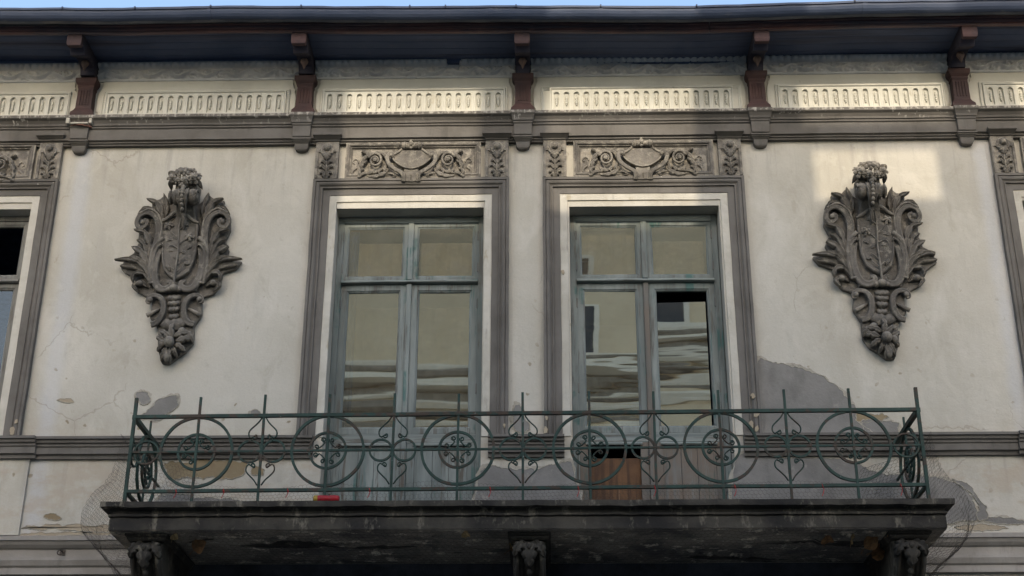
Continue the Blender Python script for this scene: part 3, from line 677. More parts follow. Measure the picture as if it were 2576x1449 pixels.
# ------------------------------------------------------------------ balcony doors
SASH = lambda w, y: [(0, y + .05), (0, y), (w - .022, y), (w - .016, y + .008), (w - .004, y + .016), (w, y + .026), (w, y + .05)]
def pane(x0, x1, z0, z1, y, mi, parent, tilt=(0, 0)):
    cx, cz = (x0 + x1) / 2, (z0 + z1) / 2
    o = link('pane', mesh('pane', move(box(x0, x1, -.002, .002, z0, z1), -cx, 0, -cz), MT['glass'][mi]), parent, (cx, y, cz))
    o.rotation_euler = (math.radians(tilt[0]), 0, math.radians(tilt[1])); return o
def balcony_door(c, label, right=False):
    D = empty('balcony_door', H); D['label'] = label
    x0, x1 = c - .745, c + .745; Y = .20
    o_ = lambda n, s, m, **k: obj(n, s, m, D, **k)
    for a, b in ((x0 + .002, x0 + .062), (x1 - .062, x1 - .002)): o_('door_jamb', loft([[wob((a, Y - .01, z)), wob((b, Y - .01, z)), (b, Y + .1, z), (a, Y + .1, z)] for z in np.linspace(ZF + .003, 8.468, 20)]), 'woodv', bevel=.004)
    o_('door_head', mould([(Y + .1, 8.40), (Y - .01, 8.40), (Y - .014, 8.42), (Y - .01, 8.466), (Y + .1, 8.466)], x0 + .062, x1 - .062, .1), 'woodh', bevel=.003)
    o_('transom_bar', mould([(Y + .08, 7.715), (Y - .02, 7.715), (Y - .05, 7.722), (Y - .052, 7.733), (Y - .03, 7.748), (Y - .016, 7.758), (Y + .08, 7.762)], x0 + .062, x1 - .062, .08, 2.5), 'woodh', bevel=.002)
    um = .085; o_('centre_mullion', loft([[wob((c - .03, Y - .018, z)), wob((c + .03, Y - .018, z)), (c + .03, Y + .06, z), (c - .03, Y + .06, z)] for z in np.linspace(7.763, 8.399, 8)]), 'woodv', bevel=.008)
    o_('astragal', loft([[wob((c - .026, Y - .022, z)), wob((c + .026, Y - .022, z)), (c + .026, Y + .05, z), (c - .026, Y + .05, z)] for z in np.linspace(ZF + .02, 7.714, 20)]), 'woodbad' if right else 'woodv', bevel=.008)
    k = 4 if right else 0
    for i, (a, b) in enumerate(((x0 + .063, c - .031), (c + .031, x1 - .063))):
        # top light
        o_('top_sash', framesweep(a, b, 7.764, 8.398, SASH(.058, Y), True, .1, 1.4), 'woodv')
        pane(a + .05, b - .05, 7.81, 8.35, Y + .03, k + i, D, ((2.4, -.4), (2.5, .3), (2.2, 1.0), (2.6, -.6))[(2 if right else 0) + i])
        # door leaf: glazed frame, lock rail, panel
        a2, b2 = (a, c - .027) if i == 0 else (c + .027, b)
        st = .078
        o_('leaf_frame', framesweep(a2, b2, 6.145, 7.708, SASH(st, Y), True, .1, 1.4), 'woodv')
        if right and i == 1:
            pane(a2 + .07, b2 - .095, 6.19, 7.515, Y + .05, 7, D, (1.4, -2.6))
        else: pane(a2 + .07, b2 - .07, 6.19, 7.64, Y + .03, k + 2 + i, D, ((.15, -.3), (-.1, .25), (.35, .8), (.2, .1))[(2 if right else 0) + i])
        o_('lock_rail', mould([(Y + .05, 6.052), (Y + .004, 6.052), (Y + .0, 6.06), (Y, 6.143), (Y + .05, 6.143)], a2, b2, .08, 1.5), 'woodh')
        o_('rail_bead', mould([(Y + .0, 6.02), (Y - .014, 6.022), (Y - .02, 6.034), (Y - .012, 6.046), (Y, 6.05)], a2 + .06, b2 - .06, .08, 1.2), 'woodh')
        o_('leaf_stile', box(a2, a2 + st, Y + .002, Y + .05, ZF + .01, 6.051), 'woodbad' if right else 'woodv', bevel=.004)
        o_('leaf_stile', box(b2 - st, b2, Y + .002, Y + .05, ZF + .01, 6.051), 'woodbad' if right else 'woodv', bevel=.004)
        o_('bottom_rail', mould([(Y + .05, ZF + .01), (Y + .002, ZF + .01), (Y + .002, 5.22), (Y + .05, 5.22)], a2 + st, b2 - st, .1), 'woodh')
        if right and i == 0:
            o_('panel_board', mould([(Y + .06, 5.0 + .08), (Y + .045, 5.08), (Y + .045, 5.905), (Y + .06, 5.905)], a2 + .05, b2 - .05, .2, .5), 'board', label='brown board closing the missing door panel')
        else:
            n = 1
            o_('door_panel', framesweep(a2 + st + .002, b2 - st - .002, 5.222, 6.018, [(0, Y + .03), (0, Y + .012), (.02, Y + .018), (.028, Y + .03)], True, .1), 'woodbad' if right else 'woodv')
            for q in range(3):   # boards of the panel
                xa = a2 + st + .02 + q * (b2 - a2 - 2 * st - .04) / 3; xb = xa + (b2 - a2 - 2 * st - .04) / 3 - .003
                o_('panel_board', loft([[wob((xa, Y + .022, z)), wob((xb, Y + .022, z)), (xb, Y + .04, z), (xa, Y + .04, z)] for z in np.linspace(5.222, 6.018, 8)]), 'woodbad' if right else 'woodv', bevel=.003)
        # hinges
        for hz in (5.6, 6.6, 7.5, 7.9, 8.25):
            hx = a if i == 0 else b
            o_('hinge', lathe([(.006, -.05), (.008, -.045), (.008, .045), (.006, .05)], (hx, Y - .008, hz), 8), 'woodwin')
    if not right:
        for i, (a, b) in enumerate(((x0 + .12, c - .08), (c + .09, x1 - .12))):
            for z0, z1 in ((7.78, 8.225), (6.12, 7.50)):
                sl_ = .03 if i == 0 else .01
                n = 14; R = [[(a + sl_ + (b - a - sl_) * q / n, .30 + .004 * math.sin(q * 2.1), z) for q in range(n + 1)] for z in (z0, z1)]
                o_('window_blind', loft(R, False, False), 'blind')
        n = 18
        o_('curtain', loft([[(x0 + .06 + .15 * q / n, .285 + .014 * math.sin(q * 1.5), z) for q in range(n + 1)] for z in (6.3, 8.45)], False, False), 'blue')
        o_('inner_post', box(c - .16, c - .10, .315, .345, 6.1, 6.9), 'pale')
    else:
        for (a, b, z0, z1, m) in ((x0 + .10, c - .04, 7.75, 8.47, 'blind'), (c + .05, x1 - .14, 7.75, 8.23, 'blind')):
            n = 14; o_('window_blind', loft([[(a + (b - a) * q / n, .31 + .004 * math.sin(q * 2.1), z) for q in range(n + 1)] for z in (z0, z1)], False, False), m)
balcony_door(-1.175, 'closed grey green balcony door with beige blinds behind its panes')
balcony_door(1.18, 'peeling grey green balcony door with one tilted pane and a boarded panel', True)
# threshold sills
def window(x0, x1, label, y=.15):
    W_ = empty('window', H); W_['label'] = label; c = (x0 + x1) / 2
    obj('window_frame', framesweep(x0 + .003, x1 - .003, 6.055, 8.495, [(0, y + .1), (0, y), (.05, y), (.055, y + .02), (.055, y + .1)], True, .15), 'woodwin', W_)
    obj('transom_bar', mould([(y + .08, 7.735), (y - .02, 7.735), (y - .04, 7.745), (y - .03, 7.77), (y - .01, 7.782), (y + .08, 7.785)], x0 + .06, x1 - .06), 'woodwin', W_)
    obj('centre_mullion', box(c - .03, c + .03, y - .008, y + .06, 6.11, 7.734), 'woodwin', W_, bevel=.006)
    obj('centre_mullion', box(c - .03, c + .03, y - .008, y + .06, 7.786, 8.439), 'woodwin', W_, bevel=.006)
    obj('window_sill', mould([(.3, 6.0), (-.03, 6.0), (-.05, 6.02), (-.05, 6.04), (.3, 6.052)], x0, x1), 'grey', W_)
    for i, (a, b) in enumerate(((x0 + .06, c - .032), (c + .032, x1 - .06))):
        obj('sash', framesweep(a, b, 7.79, 8.436, SASH(.055, y + .005), True, .15), 'woodwin', W_)
        obj('sash', framesweep(a, b, 6.112, 7.73, SASH(.06, y + .005), True, .15), 'woodwin', W_)
        pane(a + .05, b - .05, 6.16, 7.68, y + .035, 8, W_, (.2 - .3 * i, .2))
window(-6.52, -5.035, 'grey framed window at the left edge with its top light open and dark')
window(4.945, 6.44, 'grey framed window at the right edge, mostly outside the picture')

# ------------------------------------------------------------------ wall cartouches
def kc(px, py, o=.06):   # sketch units of the cartouche -> metres from its axis and height
    if o > .16: return (-.87548 + .0015329 * px + .00021001 * py - 7.2e-8 * px * py - 7.8e-9 * py * py, 8.9501 - 1.62e-5 * px - .0017483 * py + 5.3e-9 * px * py + 7.84e-8 * py * py)
    return (-.94221 + .0015553 * px + .00021273 * py - 7.262e-8 * px * py - 7.62e-9 * py * py, 9.0599 - 1.7165e-5 * px - .0017746 * py + 5.68e-9 * px * py + 7.97e-8 * py * py)
def cartouche(xc, flip, label):
    G = empty('wall_cartouche', H); G['label'] = label
    AX = -.02
    def fx(s): return mirror(s, xc) if flip else s
    def Q(px, py, o): u, z = kc(px, py, o); return (xc + u - AX, z, o)
    def Q3(px, py, o): u, z = kc(px, py, o); return (xc + u - AX, -o, z)
    def put(name, s, smooth=True, bevel=0): obj(name, fx(s), 'relief', G, smooth=smooth, bevel=bevel)
    def both(name, f, smooth=True):
        s = f(); put(name, s, smooth); put(name, mirror(s, xc), smooth)
    right = [(600, 290), (650, 300), (715, 240), (745, 272), (812, 280), (800, 330), (852, 390), (855, 480), (820, 545), (848, 610), (822, 668), (930, 682), (890, 735), (800, 765), (785, 845), (738, 900), (662, 930), (665, 1035), (612, 1118), (606, 1228), (555, 1290), (500, 1325), (445, 1366), (395, 1360)]
    left = [(368, 1270), (372, 1160), (352, 1085), (318, 1062), (330, 960), (300, 925), (225, 880), (215, 800), (120, 735), (150, 660), (210, 630), (240, 560), (245, 470), (240, 400), (290, 350), (330, 340), (330, 280), (385, 272), (410, 250), (450, 300), (500, 300)]
    pts = [Q(*p, .05)[:2] for p in right + left]
    rp = []
    for i, p in enumerate(pts):
        q = pts[(i + 1) % len(pts)]
        for k in range(3):
            v = Vector((p[0] + (q[0] - p[0]) * k / 3, 0, p[1] + (q[1] - p[1]) * k / 3)); d = noise.noise_vector(v * 16) * .008; rp.append((v.x + d.x, v.z + d.z))
    put('backplate', plate(rp, .005, -.045), False, .012)
    # shield with raised border
    sh = [(528, 388), (560, 398), (600, 430), (648, 447), (645, 520), (640, 600), (622, 690), (585, 765), (540, 800), (492, 822), (455, 800), (420, 765), (404, 700), (402, 600), (400, 520), (402, 437), (440, 425), (490, 395)]
    S2 = [Q(*p, .1)[:2] for p in sh]; cxm = sum(p[0] for p in S2) / len(S2); czm = sum(p[1] for p in S2) / len(S2); n = len(S2)
    R = [[(a, .0, b) for a, b in S2], [(a, -.088, b) for a, b in S2], [(cxm + (a - cxm) * .97, -.10, czm + (b - czm) * .97) for a, b in S2], [(cxm + (a - cxm) * .88, -.10, czm + (b - czm) * .9) for a, b in S2], [(cxm + (a - cxm) * .86, -.090, czm + (b - czm) * .88) for a, b in S2], [(cxm + (a - cxm) * .5, -.108, czm + (b - czm) * .5) for a, b in S2], [(cxm + (a - cxm) * .1, -.112, czm + (b - czm) * .1) for a, b in S2]]
    put('shield', loft(R), False, .004)
    put('shield_crest', sweep(catmull([Q3(400, 437, .1), Q3(440, 425, .115), Q3(490, 392, .125), Q3(528, 383, .13), Q3(570, 400, .125), Q3(610, 432, .115), Q3(650, 447, .1)], 6), lambda t: .014 + .010 * math.sin(PI * t), 8))
    # the branch on the shield
    put('branch', sweep(catmull([Q3(487, 900, .105), Q3(491, 830, .12), Q3(503, 740, .125), Q3(517, 640, .125), Q3(520, 540, .122), Q3(525, 470, .12), Q3(535, 420, .115)], 6), lambda t: .013 - .007 * t, 7))
    for a, b, c_ in (((505, 730), (545, 695), (575, 690)), ((497, 780), (540, 750), (560, 715)), ((510, 610), (550, 570), (590, 540)), ((500, 770), (470, 745), (440, 745)), ((520, 560), (480, 520), (450, 480)), ((517, 620), (470, 600), (440, 620)), ((522, 500), (560, 470), (585, 460))):
        put('twig', sweep(catmull([Q3(*a, .118), Q3(*b, .122), Q3(*c_, .116)], 5), lambda t: .007 - .004 * t, 6))
    random.seed(11)
    for (px, py, r) in ((455, 470, .050), (590, 545, .052), (460, 560, .040), (545, 640, .040), (585, 610, .040), (470, 630, .042), (560, 460, .040), (500, 680, .03), (450, 745, .034), (565, 715, .034), (495, 545, .035)):
        if r > .045: put('blossom', rosette(Q3(px, py, .115), r, 5, .6)); continue
        a = random.uniform(0, 6.28); dx, dz = 24 * math.cos(a), 24 * math.sin(a)
        put('shield_leaf', ribbon([Q(px - dx, py - dz, .10), Q(px, py, .112), Q(px + dx, py + dz, .10)], r * .62, .014, 2, .5, .1, 12, 6, bury=.012))
    # straps framing the shield, curling outward on top
    both('strap', lambda: sweep(catmull([Q3(668, 835, .075), Q3(695, 740, .085), Q3(697, 640, .09), Q3(692, 540, .09), Q3(700, 470, .095), Q3(730, 408, .10), Q3(785, 378, .105), Q3(835, 395, .105), Q3(848, 440, .10), Q3(825, 472, .095), Q3(790, 462, .095), Q3(782, 432, .095), Q3(806, 420, .1)], 6), lambda t: .036 - .018 * t, 16, .9, chan=.5))
    both('strap_lip', lambda: sweep(catmull([Q3(672, 560, .10), Q3(675, 480, .105), Q3(705, 405, .115), Q3(775, 358, .12), Q3(845, 385, .115)], 6), lambda t: .012, 7))
    both('strap_eye', lambda: ell(Q3(808, 440, .11), .026, .026, .028))
    both('lower_scroll', lambda: sweep(catmull([Q3(640, 560, .07), Q3(662, 640, .075), Q3(668, 720, .08), Q3(655, 800, .085), Q3(620, 865, .09), Q3(575, 885, .095), Q3(535, 868, .095), Q3(535, 838, .095), Q3(560, 835, .095)], 6), lambda t: .020 + .018 * math.sin(PI * min(1, t * 1.05)), 16, .9, chan=.5))
    both('long_stem', lambda: sweep(catmull([Q3(660, 850, .07), Q3(700, 740, .09), Q3(708, 640, .095), Q3(690, 585, .10), Q3(650, 545, .105)], 6), lambda t: .016 + .006 * t, 7))
    both('stem_leaf', lambda: ribbon([Q(690, 660, .08), Q(682, 610, .10), Q(655, 590, .11), Q(632, 605, .09)], .026, .02, 0, .5, .1))
    # acanthus fans
    for nm, path, W_, h, lob in (
        ('acanthus_leaf', [(690, 470, .05), (700, 380, .075), (745, 310, .095), (815, 285, .11)], .045, .035, 3),
        ('acanthus_leaf', [(672, 400, .05), (682, 320, .07), (715, 243, .085)], .036, .03, 2),
        ('acanthus_leaf', [(715, 420, .06), (760, 360, .085), (815, 345, .1), (855, 385, .095)], .034, .03, 5),
        ('acanthus_leaf', [(712, 680, .06), (735, 580, .085), (780, 505, .10), (855, 488, .115)], .040, .032, 3),
        ('acanthus_leaf', [(715, 710, .06), (745, 620, .085), (790, 565, .10), (825, 555, .095)], .034, .030, 2),
        ('acanthus_leaf', [(712, 745, .06), (755, 660, .09), (800, 620, .105), (848, 600, .10)], .050, .034, 2),
        ('acanthus_leaf', [(706, 765, .06), (750, 705, .09), (800, 680, .105), (835, 660, .09)], .040, .032, 2),
        ('acanthus_leaf', [(690, 800, .06), (740, 725, .085), (830, 685, .105), (938, 688, .12)], .042, .034, 2),
        ('acanthus_leaf', [(735, 760, .05), (800, 722, .07), (860, 715, .075), (905, 715, .07)], .042, .02, 0),
        ('acanthus_leaf', [(680, 835, .06), (715, 785, .08), (765, 772, .10), (795, 800, .11), (790, 838, .10)], .036, .034, 3),
        ('acanthus_leaf', [(690, 860, .05), (740, 830, .07), (780, 850, .08), (745, 895, .075)], .036, .03, 2)):
        if flip and path[-1][0] == 938:      # its outer tip has broken off square
            put(nm, ribbon([Q(*q) for q in path], W_, h, lob, .35, .12, 24, 9))
            put(nm, mirror(ribbon([Q(*q) for q in path[:3]] + [Q(890, 690, .11)], W_ * .95, h, lob, .35, 2.6, 24, 9), xc)); continue
        both(nm, lambda p=path, a=W_, b=h, l=lob: ribbon([Q(*q) for q in p], a, b, l, .35, .12, 24, 9))
    both('husk_cup', lambda: ell(Q3(745, 840, .085), .035, .04, .03))
    both('strap_tie', lambda: sweep([Q3(650, 838, .10), Q3(686, 845, .10)], .014, 6))
    put('knot', join(ell(Q3(487, 880, .10), .05, .05, .04), ell(Q3(455, 885, .09), .035, .035, .03), ell(Q3(520, 885, .09), .035, .035, .03)))
    both('bead', lambda: ell(Q3(625, 885, .07), .018, .018, .018))
    # waist
    both('waist_scroll', lambda: sweep(catmull([Q3(612, 1108, .06), Q3(575, 1098, .075), Q3(552, 1050, .085), Q3(555, 985, .09), Q3(585, 938, .09), Q3(630, 922, .085), Q3(662, 935, .08), Q3(668, 958, .075), Q3(648, 965, .075)], 6), lambda t: .032 - .012 * t, 16, .9, chan=.5))
    both('waist_eye', lambda: ell(Q3(652, 948, .085), .028, .026, .028))
    both('pipe', lambda: sweep([Q3(575, 1000, .05), Q3(615, 1025, .065), Q3(655, 1050, .07)], lambda t: .013 + .012 * t, 8))
    for k, py in enumerate((950, 985, 1025, 1075)):
        put('scale', ribbon([Q(480, py - 38, .035), Q(479, py - 8, .075), Q(478, py + 14, .055)], .075 - .006 * k, .03, 0, 1., .5, 12, 9, groove=0))
    put('waist_apron', ribbon([Q(484, 1070, .04), Q(484, 1110, .07), Q(484, 1150, .06)], .155, .035, 0, .9, .85, 10, 12, groove=.0))
    # fruit and leaves at the foot
    put('fruit', ell(Q3(462, 1245, .15), .052, .05, .055, 14, 10)); put('fruit', ell(Q3(410, 1250, .11), .036, .036, .04)); put('fruit', ell(Q3(540, 1160, .10), .04, .04, .035)); put('fruit', ell(Q3(440, 1330, .10), .034, .036, .06))
    for path, W_ in (([(470, 1220, .1), (430, 1180, .12), (385, 1160, .1)], .036), ([(480, 1210, .1), (470, 1150, .12), (485, 1110, .1)], .034), ([(490, 1200, .1), (540, 1180, .12), (600, 1165, .09)], .040),
                     ([(500, 1235, .1), (560, 1215, .12), (605, 1205, .08)], .042), ([(490, 1250, .1), (530, 1270, .12), (560, 1298, .09)], .038), ([(480, 1270, .1), (490, 1300, .11), (500, 1330, .08)], .030),
                     ([(440, 1270, .1), (420, 1310, .11), (395, 1355, .08)], .036), ([(455, 1280, .1), (455, 1320, .11), (455, 1365, .08)], .034), ([(425, 1230, .09), (390, 1210, .1), (370, 1190, .08)], .034), ([(420, 1260, .08), (390, 1270, .09), (368, 1285, .07)], .030), ([(560, 1165, .08), (590, 1190, .1), (605, 1230, .08)], .036)):
        put('fruit_leaf', ribbon([Q(*p) for p in path], W_, .026, 2, .4, .06, 16, 7))
    # crowning volute with flowers, well proud of the wall
    c = Q3(547, 262, .24)
    put('volute', lathe([(.02, -.155), (.05, -.15), (.056, -.13), (.062, -.10), (.078, -.095), (.082, -.07), (.07, -.045), (.062, -.02), (.06, 0), (.062, .02), (.07, .045), (.082, .07), (.086, .095), (.08, .125), (.05, .13), (.02, .12)], c, 20, 'x'))
    put('volute_roll', sweep([(c[0] + .135, c[1] + dy, c[2] + dz) for dy, dz in spiral((0, 0), .015, .075, 0, 1.5)], .014, 7, normal=Vector((1, 0, 0))))
    put('volute_neck', loft([[(c[0] - a, y, z), (c[0] - a, y - d, z), (c[0] + a, y - d, z), (c[0] + a, y, z)] for z, a, y, d in ((8.20, .12, -.02, .06), (8.33, .10, -.02, .10), (8.42, .085, -.02, .18), (8.55, .10, -.02, .22), (8.68, .11, -.02, .2), (8.74, .08, -.02, .14))]), False, .01)
    for k in range(7):
        t = k / 6; zz = c[2] + .075 - .22 * t; oo = .24 + .10 * math.sin(PI * (.25 + .6 * t)) - .02 * t
        put('volute_bead', ell((c[0], -oo, zz), .026 - .008 * t, .03, .024))
    for sx in (-1, 1):
        put('volute_leaf', ribbon([(c[0] + sx * .035, c[2] + .10, .24), (c[0] + sx * .042, c[2] + .02, .325), (c[0] + sx * .03, c[2] - .08, .31), (c[0] + sx * .012, c[2] - .17, .2)], .026, .022, 4, .5, .1, 20, 8))
        put('volute_disc', lathe([(.03, 0), (.07, .004), (.078, .012), (.07, .022), (.055, .016), (.045, .018), (.035, .03), (.015, .034)], (c[0] + sx * .118, c[1], c[2]), 18, 'x') if sx > 0 else mirror(lathe([(.03, 0), (.07, .004), (.078, .012), (.07, .022), (.055, .016), (.045, .018), (.035, .03), (.015, .034)], (c[0] + .118, c[1], c[2]), 18, 'x'), c[0]))
    put('husk_drop', ribbon([(c[0], c[2] - .13, .2), (c[0], c[2] - .2, .19), (c[0], c[2] - .30, .14)], .024, .024, 2, .6, .1))
    put('rose_base', ell(Q3(552, 160, .2), .10, .07, .06, 14, 8))
    for px, py, r, o in ((545, 120, .075, .30), (478, 150, .062, .28), (618, 152, .072, .29), (602, 95, .046, .25), (508, 98, .044, .25), (643, 120, .036, .24), (565, 170, .05, .31), (515, 168, .045, .30), (560, 88, .04, .22)):
        put('rose', rosette(Q3(px, py, o), r, 6, 1.5))
    for path in ([(500, 130, .24), (465, 105, .27), (450, 128, .24)], [(600, 170, .26), (640, 165, .28), (662, 195, .22)], [(520, 185, .27), (545, 200, .31), (575, 190, .26)], [(500, 165, .26), (465, 175, .29), (455, 205, .22)], [(585, 100, .22), (560, 75, .24), (540, 82, .22)]):
        put('rose_leaf', ribbon([Q(*p) for p in path], .035, .022, 2, .5, .1, 14, 7))
cartouche(-3.44, False, 'dark grey coat of arms relief left of the balcony doors')
cartouche(3.43, True, 'dark grey coat of arms relief right of the balcony doors')

# ------------------------------------------------------------------ lost plaster and repairs
def patch(name, pts, mat, y=-.004, seed=0., amp=.02, label=None):
    cx, cz = sum(p[0] for p in pts) / len(pts), sum(p[1] for p in pts) / len(pts)
    if name == 'mortar_patch':
        big = [(p[0] + .022 * (p[0] - cx) / (abs(p[0] - cx) + .05), p[1] + .022 * (p[1] - cz) / (abs(p[1] - cz) + .05)) for p in pts]
        obj('plaster_edge', plate(ragged(big, 3, min(.018, amp * 1.3), seed + 40), .003, y * .5), 'edge', H)
    out = ragged(pts, 3, amp, seed)
    if name != 'chipped_paint':
        lip = [(a, y + .001, b_) for a, b_ in out]
        obj('broken_plaster_lip', sweep(lip, lambda t: .0045 + .004 * noise.noise(Vector((t * 90, seed, 0))), 5, closed=True), 'edge', H)
    o = obj(name, plate(out, .003, y), mat, H)
    if label: o['label'] = label
patch('mortar_patch', [(2.20, 6.76), (2.38, 6.765), (2.55, 6.74), (2.81, 6.62), (2.985, 6.456), (3.08, 6.316), (3.11, 6.18), (3.2, 6.05), (2.7, 6.046), (2.2, 6.046)], 'mortar', -.006, 1)
patch('mortar_patch', [(3.15, 6.16), (3.3, 6.19), (3.45, 6.16), (3.44, 6.06), (3.2, 6.047)], 'mortar', -.005, 4)
patch('worn_plaster_patch', [(3.06, 6.28), (3.2, 6.24), (3.36, 6.24), (3.36, 6.19), (3.15, 6.165), (3.08, 6.2)], 'ochre', -.0035, 7)
patch('mortar_patch', [(-3.73, 6.44), (-3.735, 6.51), (-3.63, 6.52), (-3.605, 6.42), (-3.66, 6.38)], 'mortar', -.006, 2, .014)
patch('mortar_patch', [(-3.70, 6.26), (-3.62, 6.31), (-3.5, 6.42), (-3.36, 6.475), (-3.32, 6.39), (-3.42, 6.29), (-3.50, 6.22), (-3.6, 6.24)], 'mortar', -.006, 3, .014)
patch('mortar_patch', [(-2.62, 6.29), (-2.56, 6.33), (-2.52, 6.28), (-2.58, 6.26)], 'mortar', -.005, 5, .01)
patch('worn_plaster_patch', [(-3.37, 5.80), (-3.07, 5.825), (-2.65, 5.82), (-2.645, 5.72), (-2.72, 5.65), (-3.05, 5.66), (-3.28, 5.64), (-3.38, 5.74)], 'ochre', -.004, 8)
patch('worn_plaster_patch', [(-2.55, 5.775), (-2.45, 5.74), (-2.46, 5.68), (-2.56, 5.70)], 'ochre', -.004, 9, .012)
patch('mortar_patch', [(-3.42, 5.42), (-3.3, 5.5), (-3.05, 5.47), (-2.75, 5.45), (-2.6, 5.36), (-2.6, 5.1), (-3.42, 5.1)], 'mortar', -.004, 10)
patch('mortar_patch', [(-.42, 5.70), (-.2, 5.74), (.05, 5.73), (.25, 5.76), (.42, 5.75), (.42, 5.1), (-.42, 5.1)], 'mortar', -.005, 11)
patch('mortar_patch', [(-.12, 6.36), (-.04, 6.33), (-.02, 6.22), (.03, 6.12), (-.06, 6.08), (-.13, 6.16)], 'mortar', -.005, 12, .014)
patch('mortar_patch', [(1.95, 5.82), (2.4, 5.825), (2.9, 5.82), (3.1, 5.74), (3.28, 5.66), (3.56, 5.66), (3.88, 5.6), (4.03, 5.48), (4.10, 5.29), (4.05, 5.215), (3.6, 5.20), (2.6, 5.13), (1.95, 5.14)], 'mortar', -.005, 13, .014)
patch('worn_plaster_patch', [(3.9, 5.62), (4.05, 5.55), (4.15, 5.42), (4.17, 5.25), (4.08, 5.23), (4.11, 5.36), (4.03, 5.5)], 'mortar', -.0085, 14, .02)
patch('mortar_patch', [(4.12, 5.23), (4.3, 5.26), (4.5, 5.23), (4.62, 5.205), (4.3, 5.19)], 'mortar', -.004, 15, .012)
patch('worn_plaster_patch', [(-4.45, 5.29), (-4.36, 5.32), (-4.28, 5.28), (-4.36, 5.255)], 'ochre', -.004, 16, .012)
patch('worn_plaster_patch', [(-4.62, 5.205), (-4.2, 5.215), (-3.75, 5.20), (-3.6, 5.16), (-4.0, 5.15), (-4.5, 5.165)], 'tan', -.003, 17, .02)
patch('worn_plaster_patch', [(-4.5, 6.44), (-4.38, 6.45), (-4.33, 6.42), (-4.42, 6.41)], 'tan', -.003, 18, .012)
patch('worn_plaster_patch', [(-4.63, 5.13), (-4.2, 5.145), (-3.7, 5.13), (-3.7, 5.112), (-4.6, 5.112)], 'tan', -.003, 25, .01)
patch('worn_plaster_patch', [(3.9, 5.17), (4.2, 5.18), (4.35, 5.15), (4.2, 5.12), (3.95, 5.125)], 'tan', -.003, 19, .014)
for i, (x, z, r) in enumerate(((2.13, 6.42, .028), (2.165, 6.25, .035), (2.09, 6.13, .03), (2.15, 6.10, .025), (.185, 6.2, .022), (.18, 6.09, .03), (-4.86, 6.1, .035), (-4.83, 6.2, .02), (-.2, 6.12, .018), (.36, 7.74, .022))):
    patch('chipped_paint', [(x - r * .5, z - r), (x + r * .5, z - r * .8), (x + r * .6, z + r * .6), (x - .2 * r, z + r), (x - .7 * r, z + .2 * r)], 'tan', -.064 if abs(x) not in (.36,) else -.02, 30 + i, .012)

# ------------------------------------------------------------------ balcony: slab and corbels
BAL = empty('balcony', H); BAL['label'] = 'sooty stone balcony slab on three scroll corbels'
HX, DY = 3.565, 1.2
prof = [(0, 5.078), (.0, 5.05), (-.002, 5.03), (-.052, 5.026), (-.075, 5.012), (-.08, 4.995), (-.062, 4.985), (-.056, 4.974), (-.058, 4.966), (-.082, 4.962), (-.078, 4.953), (-.07, 4.945), (-.07, 4.90), (-.07, 4.855), (-.078, 4.842)]
def slab_ring(o, z):
    hx, d = HX + o, DY + o; pts = []; cnt = iter((24, 142, 24))
    for (a, b) in (((-hx, 0), (-hx, -d)), ((-hx, -d), (hx, -d)), ((hx, -d), (hx, 0))):
        n = next(cnt)
        for i in range(n): pts.append((a[0] + (b[0] - a[0]) * i / n, a[1] + (b[1] - a[1]) * i / n, z))
    pts.append((hx, 0, z)); return pts
R = []
for o, z in prof:
    ring = []
    for p in slab_ring(o, z):
        v = Vector(p); am = .006 + .016 * max(0, noise.noise(v * 2.3) - .25) * 2
        d = noise.noise_vector(v * 9) * am; ring.append((p[0] + d.x * .6, p[1] + abs(d.y) * .9, p[2] + d.z * .8 if z < 5.07 else p[2] + d.z * .4))
    R.append(ring)
s = loft(R, False, False); n0 = len(R[0]); ctop = len(s[0]); s[0].append((0, -.01, 5.078)); s[1].extend((i, i + 1, ctop) for i in range(n0 - 1))
obj('balcony_slab', s, 'slab', BAL)
nx, ny = 150, 26; V, F = [], []
for i in range(nx + 1):
    for k in range(ny + 1):
        x = -HX + .07 + (2 * HX - .14) * i / nx; y = -(DY - .075) * k / ny; v = Vector((x, y, 0))
        fl = noise.fractal(Vector((x * 1.4, y * 3.4, 5)), 1, 2, 5)
        z = 4.842 + .006 * noise.noise(v * 6) + (.022 if fl > .28 else 0) + .004 * noise.noise(v * 25)
        if k in (0, ny) or i in (0, nx): z = 4.842
        V.append((x, y, z))
for i in range(nx):
    for k in range(ny):
        a = i * (ny + 1) + k; F.append((a, a + 1, a + ny + 2, a + ny + 1))
obj('slab_underside', (V, F), 'under', BAL)
